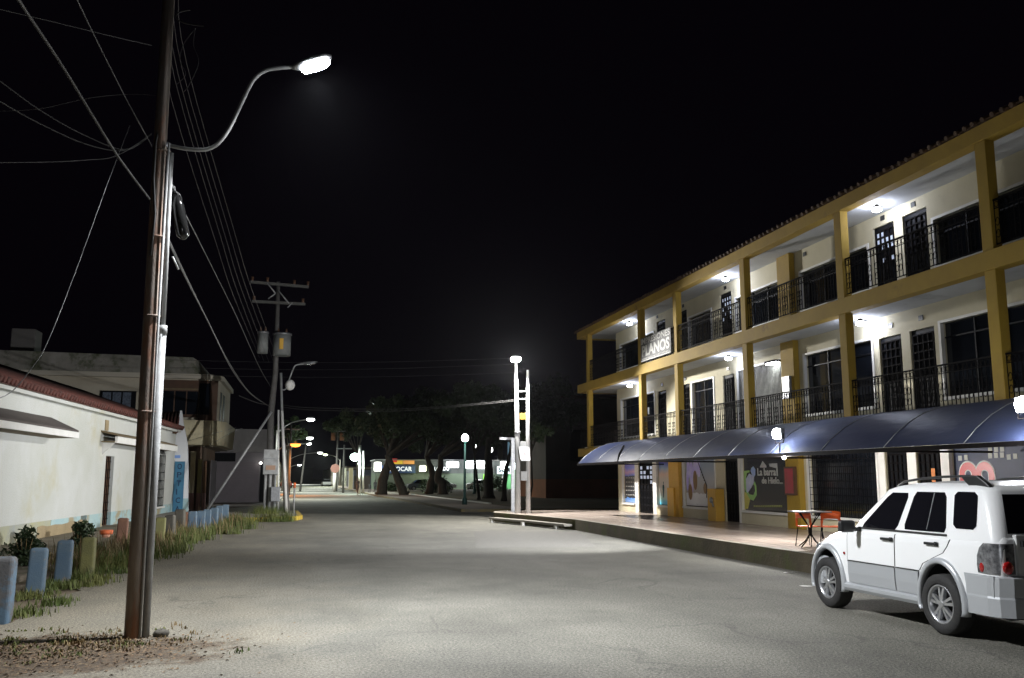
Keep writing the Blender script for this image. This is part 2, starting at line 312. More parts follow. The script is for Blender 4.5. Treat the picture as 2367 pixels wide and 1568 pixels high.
M['kerb_y'] = mat('yellow_kerb_paint', (0.62, 0.42, 0.03), (0.42, 0.30, 0.05), 2, 0.8, c3=(0.2, 0.18, 0.14), s3=2, t3=(.58, .66))
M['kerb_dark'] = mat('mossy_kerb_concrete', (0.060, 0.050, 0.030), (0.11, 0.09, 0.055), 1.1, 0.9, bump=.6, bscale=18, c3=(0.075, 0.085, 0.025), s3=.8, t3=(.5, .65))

struct(MB().box(-400, 400, -60, 1200, -.3, -.02), 'ground', M['dirt'])
# road: one sheet with a ragged left edge
def ragged(pts, step, amp, seed):
    rnd = random.Random(seed); out = []
    for (a, b) in zip(pts, pts[1:]):
        n = max(1, int((Vector(b)-Vector(a)).length/step))
        for i in range(n): t = i/n; out.append((a[0]+(b[0]-a[0])*t+rnd.uniform(-amp, amp), a[1]+(b[1]-a[1])*t))
    out.append(pts[-1]); return out
left = ragged([(-3.3, -30), (-3.25, 20), (-3.0, 26), (-2.6, 31), (-2.4, 36.5)], .35, .12, 3)
# triangle-friendly strip road
mb = MB(); vs = []; fs = []
for i, (x, y) in enumerate(left): vs += [(x, y, 0), (9.6, y, 0)]
for i in range(len(left)-1): fs.append((2*i, 2*i+1, 2*i+3, 2*i+2))
mb.add(vs, fs); mb.add([(-12, 36.5, 0), (40, 36.5, 0), (40, 46, 0), (-12, 46, 0)], [(0, 1, 2, 3)])
mb.add([(-60, 46, 0), (8.3, 46, 0), (8.3, 58, 0), (-60, 58, 0)], [(0, 1, 2, 3)])
mb.add([(-1.2, 58, 0), (8.3, 58, 0), (7.4, 92, 0), (6.6, 400, 0), (-.4, 400, 0), (-1.0, 92, 0)], [(0, 1, 2, 3, 4, 5)])
struct(mb, 'road', M['asphalt'])
# concrete slab patch by the platform
struct(MB().add([(4.3, 22.2, .004), (7.3, 22.0, .004), (8.9, 28.5, .004), (5.6, 29.3, .004)], [(0, 1, 2, 3)]), 'road_patch', mat('patched_concrete', (0.085, 0.08, 0.07), (0.145, 0.138, 0.12), 9, 0.85, bump=.7))
# platform in front of the shops
plat = [(9.05, 3), (9.05, 15), (9.02, 22), (8.98, 29.2), (8.3, 32.8), (7.62, 35.7), (7.95, 37.2), (8.6, 37.8), (17, 37.8), (17, 3)]
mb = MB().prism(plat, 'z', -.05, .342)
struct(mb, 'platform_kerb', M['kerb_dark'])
def tile_mat():
    m = mat('polished_terrace_tiles', (0.44, 0.36, 0.31), (0.54, 0.46, 0.40), .8, 0.24, spec=.5, rvar=.1)
    nt = m.node_tree; b = nt.nodes["Principled BSDF"]; L = nt.links; old = b.inputs['Base Color'].links[0].from_socket
    geo = _n(nt, 'ShaderNodeNewGeometry'); br = _n(nt, 'ShaderNodeTexBrick'); br.offset = 0
    L.new(geo.outputs['Position'], br.inputs['Vector']); br.inputs['Scale'].default_value = 1; br.inputs['Brick Width'].default_value = .6; br.inputs['Row Height'].default_value = .6
    br.inputs['Mortar Size'].default_value = .008; br.inputs['Color1'].default_value = (1, 1, 1, 1); br.inputs['Color2'].default_value = (.88, .86, .84, 1); br.inputs['Mortar'].default_value = (.45, .42, .38, 1)
    mu = _n(nt, 'ShaderNodeMix', data_type='RGBA', blend_type='MULTIPLY'); mu.inputs[0].default_value = 1; L.new(old, mu.inputs[6]); L.new(br.outputs[0], mu.inputs[7])
    L.new(mu.outputs[2], b.inputs['Base Color']); return m
inn = [(9.20, 3), (9.20, 15), (9.17, 22), (9.13, 29.2), (8.45, 32.8), (7.8, 35.7), (8.05, 37.1), (8.65, 37.65), (17, 37.65), (17, 3)]
struct(MB().add([(x, y, .348) for x, y in inn], [tuple(range(10))]), 'platform', tile_mat(), fix=False)
# kerb coping
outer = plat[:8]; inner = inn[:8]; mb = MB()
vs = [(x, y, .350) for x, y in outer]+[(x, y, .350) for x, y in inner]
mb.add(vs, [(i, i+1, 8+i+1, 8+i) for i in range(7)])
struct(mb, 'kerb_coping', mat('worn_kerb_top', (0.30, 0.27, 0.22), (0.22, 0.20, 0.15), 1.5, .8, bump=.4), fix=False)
# low entrance step
t = empty('entrance_step', (7.6, 33, 0), 'low concrete step on stubby legs along the far end of the raised platform', 'step')
MB().prism([(7.28, 35.0), (7.66, 35.1), (8.32, 32.6), (8.9, 29.3), (8.62, 29.3), (8.02, 32.3)], 'z', .12, .19).build('tread', M['pave'], t)
for (x, y) in ((7.34, 34.9), (7.95, 32.45), (8.5, 30)): MB().box(x, x+.1, y-.12, y+.1, 0, .12).build('leg', M['white'], t)
# island and pavements
struct(MB().prism([(-10, 38.6), (-2.4, 37.3), (0.05, 38.6), (0.2, 39.5), (0.05, 45.4), (-10, 45.4)], 'z', -.02, .15), 'pavement', M['pave'])
struct(MB().prism([(-10, 38.48), (-2.4, 37.18), (0.12, 38.5), (0.3, 39.5), (0.12, 45.5), (-.02, 45.38), (.08, 39.6), (-.05, 38.72), (-2.4, 37.42), (-10, 38.72)], 'z', -.02, .156), 'yellow_kerb', M['kerb_y'])
struct(MB().prism([(-8.4, 5), (-4.5, 5), (-4.4, 25), (-4.3, 37), (-6, 37.9), (-6.3, 37.9)], 'z', -.02, .07), 'house_pavement', mat('gritty_house_pavement', (0.22, 0.19, 0.14), (0.15, 0.12, 0.085), 1.0, .9, bump=.6, c3=(.08, .09, .04), s3=1.2, t3=(.52, .64)))
struct(MB().prism([(-1.2, 58), (-1.0, 92), (-.4, 400), (-6, 400), (-5, 92), (-5, 58)], 'z', -.02, .13), 'far_pavement_across', M['pave'])
struct(MB().prism([(8.3, 46), (7.4, 92), (6.6, 400), (9.5, 400), (10.6, 92), (11.6, 46)], 'z', -.02, .13), 'park_pavement', mat('pinkish_paving', (0.30, 0.24, 0.21), (0.22, 0.18, 0.16), .8, .85, bump=.3))
struct(MB().prism([(8.12, 45.85), (7.22, 92), (6.5, 300), (6.6, 300), (7.4, 92), (8.3, 46.0), (40, 46.0), (40, 45.85)], 'z', -.02, .14), 'park_kerb', mat('worn_yellow_kerb', (.17, .13, .045), (.10, .09, .07), 1.6, .85, bump=.4))
struct(MB().prism([(11.6, 46.01), (10.6, 92), (10.4, 128), (90, 128), (90, 46.01)], 'z', -.02, .12), 'park_ground', M['parkfloor'])
struct(MB().prism([(10.5, 92), (11.45, 55), (11.6, 55), (10.65, 92)], 'z', -.02, .20), 'park_edging', M['white'])

# scrap of paper white marks
def scrap(x, y, s, lab):
    b = MB(); n = 7; vs = []
    for k in range(n): a = 2*math.pi*k/n; vs.append((x+math.cos(a)*s*random.uniform(.6, 1.3), y+math.sin(a)*s*.6*random.uniform(.5, 1.2), .008+random.uniform(0, .02)))
    b.add(vs, [tuple(range(n))]); return tag(b.build('paper_scrap', M['white'], fix=False), lab, 'litter')
p = PG(1822, 1325); scrap(p.x, p.y, .12, 'white paper scrap on the road beneath the platform kerb')
p = PG(1865, 1357); scrap(p.x, p.y, .13, 'white paper scrap on the asphalt by the front wheel of the white car')

# ================================================================== COMMERCIAL BUILDING (right)
XF, XW = 12.0, 13.2
BLD = empty('commercial_building', (13.2, 22, 0), 'three storey cream building with ochre columns, balconies and a row of shops on the right', 'building')
def bp(name, mb, m, parent=None, **k): return mb.build(name, m, parent or BLD, **k)
YN = 5.0     # near end, out of frame
cols = [36.9, 30.75, 27.5, 22.75, 18.05, 13.45, 8.9]
# slabs (white soffits), ochre edge beams
for (z0, z1) in ((2.64, 2.95), (5.42, 5.75)):
    bp('floor_slab', MB().box(12.25, 16.5, YN, 38.35, z0, z1-.01), M['ceil'])
    bp('edge_beam', MB().box(11.97, 12.248, YN, 38.4, z0-.03, z1), M['ochre'], bevel=.008)
bp('ceiling_slab', MB().box(12.25, 16.5, YN, 38.35, 7.86, 8.05), M['ceil'])
bp('eave_beam', MB().box(11.97, 12.248, YN, 38.4, 7.80, 8.10), M['ochre'], bevel=.008)
bp('end_beam', MB().box(12.25, 16.4, 38.352, 38.402, 7.80, 8.10).box(12.25, 16.4, 38.352, 38.402, 5.39, 5.75).box(12.25, 16.4, 38.352, 38.402, 2.61, 2.95), M['ochre'])
# tiled roof: rounded barrel tiles seen end-on along the eave
mb = MB(); mb.prism([(11.90, 8.12), (14.6, 8.92), (17.5, 8.12)], 'y', YN, 38.6)
y = YN+.1
while y < 38.6:
    z = 8.14+random.uniform(-.01, .012)
    mb.tube([(11.86+random.uniform(-.02, .02), y, z-.03), (12.6, y, z+.24), (14.5, y, z+.79)], .05, 7); y += .235
bp('tiled_roof', mb, M['tiles_old'])
# columns
for i, yc in enumerate(cols):
    for (z0, z1) in ((2.95, 5.39), (5.75, 7.80)):
        bp('column', MB().box(12.0, 12.2, yc, yc+.27, z0, z1), M['ochre'], bevel=.01)
# rear gallery posts at the far end
for (z0, z1) in ((2.95, 5.41), (5.75, 7.85)): bp('column', MB().box(14.6, 14.85, 37.9, 38.2, z0, z1), M['ochre'])

# walls with openings: (y_hi, y_lo, z0, z1)
G = [('win', 36.15, 34.7, .70, 2.27), ('door', 34.35, 32.85, .35, 2.30), ('win', 32.45, 31.1, .70, 2.30), ('win', 30.0, 27.5, .73, 2.32), ('door', 26.8, 25.9, .35, 2.31),
     ('win', 25.68, 22.92, .74, 2.31), ('grille', 21.89, 18.95, .73, 2.34), ('door', 18.61, 17.84, .35, 2.34), ('door', 17.52, 16.75, .35, 2.34), ('win', 16.47, 12.9, .73, 2.34), ('door', 12.6, 11.8, .35, 2.34), ('win', 11.2, 7.4, .73, 2.34)]
F2 = [('win', 36.17, 32.49, 3.37, 4.93), ('door', 32.18, 31.34, 2.95, 4.93), ('door', 29.9, 29.25, 2.95, 4.95), ('win', 29.03, 27.38, 3.2, 4.93), ('door', 26.7, 25.9, 2.95, 4.93),
      ('mesh', 25.65, 22.83, 3.1, 4.97), ('win', 21.83, 18.85, 3.37, 4.95), ('door', 18.58, 17.77, 2.95, 4.93), ('door', 17.47, 16.66, 2.95, 4.93), ('win', 16.44, 12.9, 3.37, 4.94), ('door', 12.6, 11.8, 2.95, 4.93), ('win', 11.2, 7.4, 3.37, 4.94)]
F3 = [('win', 36.17, 32.4, 6.17, 7.24), ('door', 32.11, 31.26, 5.75, 7.58), ('door', 29.89, 29.32, 5.75, 7.6), ('win', 29.15, 27.38, 6.17, 7.22), ('doorlit', 26.72, 25.91, 5.75, 7.57),
      ('win', 25.6, 22.85, 6.17, 7.24), ('win', 21.82, 18.8, 6.17, 7.22), ('doorlit', 18.56, 17.77, 5.75, 7.57), ('door', 17.46, 16.64, 5.75, 7.57), ('win', 16.43, 12.9, 6.17, 7.2), ('door', 12.6, 11.8, 5.75, 7.57), ('win', 11.2, 7.4, 6.17, 7.2)]
def wall_floor(ops, zb, zt, yend):
    mb = MB(); y = yend
    for (k, yh, yl, z0, z1) in ops:
        if y > yh: mb.box(XW, XW+.2, yh, y, zb, zt)
        if z0 > zb+.01: mb.box(XW, XW+.2, yl, yh, zb, z0)
        mb.box(XW, XW+.2, yl, yh, z1, zt); y = yl
    mb.box(XW, XW+.2, YN, y, zb, zt)
    bp('wall', mb, M['cream'])
wall_floor(G, .34, 2.638, 36.7); wall_floor(F2, 2.95, 5.418, 36.7); wall_floor(F3, 5.75, 7.858, 36.7)
bp('end_wall', MB().box(13.402, 16.4, 36.5, 36.7, .34, 2.638).box(13.402, 16.4, 36.5, 36.7, 2.95, 5.418).box(13.402, 16.4, 36.5, 36.7, 5.75, 7.858), M['dark_wall'])
bp('shop_partition', MB().box(16.3, 16.5, YN, 36.49, .35, 8.0), M['dark_wall'])
litpane = mat('backlit_frosted_pane', (0.5, 0.55, 0.65), (0.3, 0.34, 0.42), 6, .4, emit=(.7, .78, 1.0), estr=.35)
def pane_grid(mb, yh, yl, z0, z1, nx, nz, w=.03, x=XW+.05, d=.02):
    for i in range(nx+1): yy = yh+(yl-yh)*i/nx; mb.box(x, x+d, yy-w/2, yy+w/2, z0, z1)
    for j in range(nz+1): zz = z0+(z1-z0)*j/nz; mb.box(x-.003, x+d-.003, yl, yh, zz-w/2, zz+w/2)
fi = 0
for fl, ops in enumerate((G, F2, F3)):
    for (k, yh, yl, z0, z1) in ops:
        if k in ('win', 'mesh', 'grille'):
            fr = MB(); t = .07; X0, X1 = XW-.025, XW+.06
            fr.box(X0, X1, yh-.001, yh+t, z0-.06, z1+.06).box(X0, X1, yl-t, yl+.001, z0-.06, z1+.06).box(X0, X1, yl+.001, yh-.001, z1, z1+.06)
            fr.box(X0-.05, X1, yl+.001, yh-.001, z0-.07, z0)
            w = bp('window', fr, M['white'])
            MB().box(XW+.10, XW+.115, yl, yh, z0, z1).build('pane', M['glass'], w)
            mu = MB(); n = max(1, round((yh-yl)/1.0))
            for i in range(1, n): yy = yl+(yh-yl)*i/n; mu.box(XW+.07, XW+.10, yy-.018, yy+.018, z0, z1)
            mu.box(XW+.072, XW+.098, yl, yh, z1-.32, z1-.29)
            if fl: mu.build('mullion', M['blackpaint'], w)
            if k == 'grille':
                g = MB(); pane_grid(g, yh, yl, z0, z1, int((yh-yl)/.17), 9, .014, XW+.01, .014); g.build('security_grille', M['iron'], w)
            if k == 'mesh':
                g = MB(); nn = 40
                for i in range(nn): yy = yl+(yh-yl)*(i+.5)/nn; g.box(XW+.0, XW+.025, yy-.012, yy+.012, z0, z1)
                for j in range(12): zz = z0+(z1-z0)*(j+.5)/12; g.box(XW+.027, XW+.04, yl, yh, zz-.012, zz+.012)
                g.build('roller_grille', mat('grimy_mesh', (.07, .07, .065), (.12, .12, .11), 6, .6), w)
        else:
            d = MB(); d.box(XW+.05, XW+.09, yl+.001, yh-.001, z0+.01, z1-.001)
            dd = bp('door', d, M['blackpaint'])
            g = MB(); lo = z0+.02
            pane_grid(g, yh-.07, yl+.07, lo+.9, z1-.12, 4, 5, .03, XW+.015, .03)
            # scrollwork on the lower half
            for i in range(5): yy = yl+.07+(yh-yl-.14)*i/4; g.box(XW+.02, XW+.034, yy-.008, yy+.008, lo, lo+.9)
            for i in range(4):
                for j in range(3):
                    cy_, cz_, r_ = yl+.07+(yh-yl-.14)*(i+.5)/4, lo+.16+j*.28, min(.075, (yh-yl)/10)
                    g.tube([(XW+.026, cy_+r_*math.cos(a), cz_+1.5*r_*math.sin(a)) for a in [2*math.pi*q/9 for q in range(10)]], .008, 4, False)
            g.build('door_grille', M['iron'], dd)
            if k == 'doorlit' or (fl == 0 and abs(yh-34.35) < .1):
                half = (yh-yl-.14)/4
                rows = ((3, 4), (2, 4), (4, 4)) if k == 'doorlit' else ((3, 4), (4, 4))
                for i in range(4):
                    for j in range(5):
                        if random.random() < (.75 if j > 1 else .25):
                            a = yh-.07-half*i; c = lo+.9+(z1-.12-lo-.9)*j/5; hh = (z1-.12-lo-.9)/5
                            MB().box(XW+.042, XW+.048, a-half+.03, a-.03, c+.03, c+hh-.03).build('door_pane', litpane, dd)
            if fl == 0 or k == 'door': pass
# door trims on ground floor

for (a, b) in ((35.0-.3, 34.36), (32.84, 32.52), (25.88, 25.76), (18.88, 18.63), (17.83, 17.53), (16.74, 16.55)): bp('pilaster_trim', MB().box(XW-.012, XW-.002, b, a, .35, 2.45), M['white'])
# vents over the doors
for (yy, z) in ((32.0, 7.78), (31.7, 5.15), (29.6, 7.76), (29.6, 5.15), (26.3, 7.74), (26.3, 5.13), (21.55, 7.7), (18.15, 7.74), (17.05, 7.74), (18.1, 5.17), (17.05, 5.17)):
    bp('vent', MB().box(XW-.02, XW+.01, yy-.07, yy+.07, z-.06, z+.05), M['blackplastic'])
# wall pillars
for (z0, z1) in ((.35, 2.638), (2.95, 5.418), (5.75, 7.858)):
    bp('pillar', MB().box(XW-.17, XW-.002, 22.1, 22.78, z0, z1), M['ochre'], bevel=.01)
bp('pillar', MB().box(XW-.15, XW-.003, 30.1, 30.98, .35, 2.638), M['yellow'], bevel=.01)
bp('pillar_lit_foot', MB().box(XW-.21, XW-.152, 30.42, 31.0, .35, 1.35), mat('lit_yellow_paint', (0.78, 0.45, 0.05), (0.72, 0.40, 0.045), 2, .6, bump=.15), bevel=.01)  # lighter yellow block stands for lamplight below the awning's shadow edge
mc = bp('meter_cabinet', MB().box(XW-.33, XW-.028, 26.83, 27.42, .35, 1.36), M['yellow'], bevel=.012)
MB().ell((XW-.35, 27.1, 1.0), .05, .1, .1).cyl((XW-.34, 27.05, .98), (XW-.36, 26.95, .80), .03).build('meter_dial', M['alu'], mc)
# red notice cabinet on the pillar
rc = bp('notice_cabinet', MB().box(XW-.26, XW-.172, 22.2, 22.72, 1.24, 2.0), M['brown'])
MB().box(XW-.266, XW-.262, 22.25, 22.67, 1.29, 1.95).build('red_panel', mat('red_notice', (0.35, 0.02, 0.04), (0.22, 0.03, 0.03), 4, .5), rc)
e = bp('meter_box', MB().box(XW-.25, XW-.172, 22.25, 22.62, 3.85, 4.45), M['alu'])

# railings: wrought iron, one per bay
def railing(y0, y1, zf, top=.92, zb=.08, fl=0):
    g = MB(); X = 12.08
    g.box(X-.02, X+.02, y0, y1, zf+top-.03, zf+top); g.box(X-.01, X+.01, y0, y1, zf+top-.18, zf+top-.165); g.box(X-.01, X+.01, y0, y1, zf+zb, zf+zb+.02)
    n = int((y1-y0)/.115); st = (y1-y0)/n
    for i in range(n+1): g.box(X-.008, X+.008, y0+i*st-.006, y0+i*st+.006, zf+zb+.02, zf+top-.03)
    for i in range(n):
        yc = y0+(i+.5)*st
        g.tube([(X, yc+.045*math.cos(a), zf+top-.10+.05*math.sin(a)) for a in [2*math.pi*q/8 for q in range(9)]], .007, 4, False)
        if i % 3 != 1:
            for zc in (.28, .50):
                g.tube([(X, yc+(.042*math.cos(a)), zf+zc+.075*math.sin(a)) for a in [2*math.pi*q/8 for q in range(8)]], .008, 4, False)
    bp('railing', g, M['iron'])
ends = [38.3]+cols+[YN]
for z in (2.95, 5.75):
    for i, yc in enumerate(cols):
        hi = (38.3 if i == 0 else cols[i-1])-.002; lo = yc+.272
        railing(lo, hi, z)
    railing(YN+.05, cols[-1]-.002, z)
# bright balustrade foot seen under the shadow of the windows
bp('balcony_upstand', MB().box(12.249, 12.30, YN, 38.3, 2.951, 3.02), M['white'])

# canopy over the pavement
def canopy():
    prof = [(12.0-.031, 3.04), (11.75, 3.03), (11.45, 2.97), (11.15, 2.86), (10.85, 2.70), (10.55, 2.48), (10.3, 2.24)]
    cn = empty('awning', (11, 22, 2.6), 'long curved dark blue awning over the shop fronts along the platform', 'awning')
    mb = MB(); n = len(prof); ys = [YN+(33.0-YN)*i/20 for i in range(21)]
    rings = []
    for y in ys: rings.append([(x, y, z) for x, z in prof])
    mb.loft(rings, closed=False, caps=False); mb.build('awning_sheet', M['canopy'], cn)
    k = 0
    y = 33.0
    while y > YN:
        MB().tube([(x, y+.0, z+.004) for x, z in prof], .010, 6).build('rib', M['alu'], cn); y -= 2.05
    MB().box(10.26, 10.31, YN, 33.05, 2.16, 2.235).build('front_bar', M['iron'], cn)
    for yy in (31.2, 26.0, 20.5, 15, 10): MB().cyl((10.35, yy, 2.19), (12.98, yy, 2.19), .02, n=6).build('bracket', M['iron'], cn)
    # dark strut resting on the sheet near the far end
    MB().tube([(10.28, 28.6, 2.2), (10.5, 29.1, 2.48), (10.9, 29.7, 2.79)], .03, 6).build('strut', M['iron'], cn)
    return cn
canopy()

# ------------------------------------------------------------------ things on the building
def ceiling_lamp(x, y, z, where, p=46):
    t = empty('ceiling_lamp', (x, y, z), where, 'lamp', 'lit ceiling lamps of the balconies')
    MB().tube([(x-.03, y-.16, z-.02), (x, y, z-.05), (x+.03, y+.16, z-.02)], .01, 5).tube([(x+.16, y, z-.02), (x, y, z-.05), (x-.16, y, z-.02)], .01, 5).cyl((x, y, z), (x, y, z-.04), .05).build('bracket', M['iron'], t)
    MB().ell((x, y, z-.11), .11, .11, .055, 14, 8).build('lamp_shade', M['lit'], t)
    light('lamp_light', 'POINT', (x, y, z-.20), p, (.72, .78, 1.0), t, .08)
ceiling_lamp(12.66, 33.6, 7.85, 'lit ceiling lamp over the far top balcony beside the printing banner')
ceiling_lamp(12.66, 25.2, 7.85, 'lit ceiling lamp over the middle of the top balcony')
ceiling_lamp(12.66, 17.6, 7.85, 'lit ceiling lamp over the top balcony doors nearest the camera')
ceiling_lamp(12.74, 33.9, 5.41, 'lit ceiling lamp over the far end of the first floor balcony')
ceiling_lamp(12.72, 25.3, 5.41, 'lit ceiling lamp in the middle of the first floor balcony')
ceiling_lamp(12.82, 18.7, 5.41, 'lit ceiling lamp of the first floor balcony nearest the camera')
t = empty('wall_lamp', (13.1, 23.3, 4.93), 'small lit lamp above the metal roller grille on the first floor', 'lamp')
MB().box(12.98, 13.17, 23.0, 23.6, 4.94, 5.0).build('housing', M['iron'], t); MB().box(13.0, 13.15, 23.05, 23.55, 4.90, 4.939).build('lamp_tube', M['lit'], t)
light('lamp_light', 'AREA', (13.02, 23.3, 4.87), 9, (.92, 1, .93), t, .4, aim=(13.12, 23.3, 3))

# floodlights on the awning edge
def floodlight(x, y, z, lab, power, aim, cone=125):
    t = empty('floodlight', (x, y, z), lab, 'floodlight')
    MB().box(x+.02, x+.12, y-.16, y+.16, z-.12, z+.12).build('housing', M['alu'], t, bevel=.01)
    MB().tube([(x+.07, y-.18, z), (x+.07, y-.18, z-.2), (x+.07, y+.18, z-.2), (x+.07, y+.18, z)], .012, 5).cyl((x+.07, y, z-.2), (x+.07, y, z-.42), .015).build('bracket', M['iron'], t)
    MB().box(x+.005, x+.018, y-.14, y+.14, z-.10, z+.10).ell((x+.005, y, z), .07, .15, .12, 16, 10).build('lens', mat('flood_glow', (.9, .9, .9), emit=(.94, .97, 1), estr=60), t)
    light('lamp_light', 'SPOT', (x-.08, y, z), power, (.95, .97, 1.0), t, .10, aim=aim, spot=cone, blend=.8)
    MB().cyl((10.40, y, 2.24), (10.40, y, 2.17), .03).ell((10.40, y, 2.14), .035, .035, .04, 10, 6).build('added_under_bulb', M['lit'], t)  # bulb added under the awning to brighten the shop fronts
    light('spill_fill_light', 'POINT', (10.42, y, 2.07), (400 if y > 15 else 90), (1.0, .97, .93), t, .06)  # light of the added bulb below the awning
    light('spill_fill_light', 'POINT', (x-.12, y, z-.12), 110, (.93, .96, 1.0), t, .10)
    return t
fl1 = PX(1800, 1003, 10.3); floodlight(10.24, fl1.y, fl1.z, 'blazing white floodlight on the awning edge above the orange chairs', 17000, (-4.6, 40, 3.0), 90)
fl2 = PX(2372, 935, 10.3); floodlight(10.24, fl2.y, fl2.z, 'blazing white floodlight on the awning above the white car at the right edge', 3000, (-4, 15.5, 4.2), 62)

# banner
t = tag(MB().box(11.925, 11.935, 27.82, 30.55, 5.80, 6.66).build('banner', mat('grey_banner_cloth', (0.065, 0.065, 0.065), (0.09, 0.09, 0.088), 2, .7, bump=.2)), 'grey banner reading IMPRESIONES PLANOS hung on the top balcony railing', 'banner')
text_mb('IMPRESIONES', (11.924, 30.5, 6.42), UX, UZ, 2.62, .21, bold=.01).build('lettering', M['text_w'], t)
text_mb('PLANOS', (11.924, 30.42, 5.97), UX, UZ, 2.5, .40, bold=.035).build('lettering', M['text_w'], t)
b = MB()
for i in range(22): yy = 30.4-i*.115; b.box(11.918, 11.924, yy-.08*random.uniform(.5, 1), yy, 5.87, 5.91)
b.box(11.919, 11.9245, 27.85, 30.5, 5.815, 5.845).build('small_print', M['text_w'], t)

# posters on shop windows (thin printed vinyl on the panes)
def poster(yh, yl, z0, z1, x, m, lab, name='window_poster'):
    return tag(MB().box(x, x+.004, yl, yh, z0, z1).build(name, m), lab, 'poster')
def grad(name, stops, axis=2, z0=0, z1=1, rough=.35):
    m = bpy.data.materials.new(name); m.use_nodes = True; nt = m.node_tree; b = nt.nodes["Principled BSDF"]; b.inputs['Roughness'].default_value = rough
    geo = _n(nt, 'ShaderNodeTexCoord'); sep = _n(nt, 'ShaderNodeSeparateXYZ'); nt.links.new(geo.outputs['Object'], sep.inputs[0])
    no = _n(nt, 'ShaderNodeTexNoise'); no.inputs['Scale'].default_value = 3; nt.links.new(geo.outputs['Object'], no.inputs['Vector'])
    ma = _n(nt, 'ShaderNodeMath', operation='MULTIPLY_ADD'); nt.links.new(no.outputs[0], ma.inputs[0]); ma.inputs[1].default_value = .12*(z1-z0); nt.links.new(sep.outputs[axis], ma.inputs[2])
    mr = _n(nt, 'ShaderNodeMapRange'); mr.inputs[1].default_value = z0; mr.inputs[2].default_value = z1+.06*(z1-z0); nt.links.new(ma.outputs[0], mr.inputs[0])
    rp = _n(nt, 'ShaderNodeValToRGB'); el = rp.color_ramp.elements
    el[0].position, el[0].color = stops[0][0], (*stops[0][1], 1); el[1].position, el[1].color = stops[-1][0], (*stops[-1][1], 1)
    for p_, c_ in stops[1:-1]: e_ = el.new(p_); e_.color = (*c_, 1)
    nt.links.new(mr.outputs[0], rp.inputs[0]); nt.links.new(rp.outputs[0], b.inputs['Base Color']); return m
PXX = XW+.085
m1 = grad('sky_poster', [(0, (.08, .10, .45)), (.03, (.3, .42, .7)), (.16, (.12, .30, .7)), (.17, (.03, .03, .035)), (.70, (.04, .04, .045)), (.71, (.12, .2, .75)), (.80, (.62, .35, .55)), (.9, (.2, .25, .8)), (1, (.25, .22, .7))], z0=.71, z1=2.26)
t = poster(36.14, 34.71, .71, 2.26, PXX, m1, 'blue shop window poster with a dark middle, left of the first black door')
b = MB()
for r_ in range(5):
    for i in range(6):
        yy = 36.0-i*.2; b.box(PXX-.006, PXX-.001, yy-.09, yy, 1.0+r_*.17, 1.04+r_*.17)
b.build('menu_print', M['text_w'], t); MB().box(PXX-.008, PXX-.001, 34.72, 35.0, 1.2, 1.72).build('price_sheet', M['white'], t)
m2 = grad('beach_poster', [(0, (.12, .55, .75)), (.10, (.12, .60, .80)), (.2, (.45, .62, .58)), (.35, (.52, .50, .44)), (.62, (.52, .48, .42)), (.72, (.60, .42, .34)), (.85, (.25, .35, .50)), (.95, (.06, .10, .42)), (1, (.05, .05, .3))], z0=.72, z1=2.29)
t = poster(32.44, 31.11, .72, 2.29, PXX, m2, 'beach coloured window poster between the black door and the yellow pillar')
# two standing bather silhouettes and a palm, very small in the photo
b = MB(); b.tube([(PXX-.003, 32.02, .98), (PXX-.003, 32.0, 1.35), (PXX-.003, 32.02, 1.45)], [.02, .05, .03], 6).ell((PXX-.003, 32.02, 1.52), .004, .04, .05, 8, 6)
b.build('figure_print', mat('dark_green_print', (.03, .09, .10), None, rough=.5), t)
MB().ell((PXX-.003, 31.32, 1.83), .004, .09, .13, 8, 6).tube([(PXX-.003, 31.3, 1.8), (PXX-.003, 31.2, 1.2)], .03, 6).build('palm_print', MATS['dark_green_print'], t)
m3 = grad('misty_poster', [(0, (.72, .74, .78)), (.06, (.6, .62, .66)), (.1, (.8, .82, .85)), (.32, (.78, .8, .84)), (.34, (.40, .38, .36)), (.6, (.38, .40, .44)), (.8, (.30, .36, .46)), (1, (.26, .34, .44))], z0=.76, z1=2.31)
t = poster(29.98, 27.52, .76, 2.31, PXX, m3, 'large pale window poster with violet petals, right of the yellow pillar')
b = MB()
for (yc, zc, ry, rz) in ((29.75, 2.0, .14, .32), (29.5, 1.85, .16, .42), (29.15, 2.05, .22, .28), (29.85, 1.6, .10, .35), (29.45, 1.5, .10, .3), (28.9, 2.0, .14, .28)): b.ell((PXX-.004, yc, zc), .004, ry, rz, 14, 10)
b.build('violet_petals', mat('violet_print', (.42, .34, .85), (.68, .66, .88), 2.5, .4), t)
bpn = mat('brown_print', (.19, .10, .035), (.28, .16, .05), 5, .5)
for (yy, zz_, ry, rz) in ((29.62, 1.22, .17, .27), (29.2, 1.62, .17, .33), (28.42, 1.35, .15, .18)): MB().ell((PXX-.010, yy, zz_), .004, ry, rz, 14, 10).build('brown_seed', bpn, t)
b = MB().tube([(PXX-.006, 28.95, 2.25), (PXX-.006, 28.6, 1.8), (PXX-.006, 28.3, 1.45), (PXX-.006, 28.35, 1.05)], .015, 5)
for q in range(7): b.ell((PXX-.008, 28.75-q*.07, 1.98-q*.09), .004, .05, .035, 8, 5)
b.build('twig_print', M['text_d'], t)

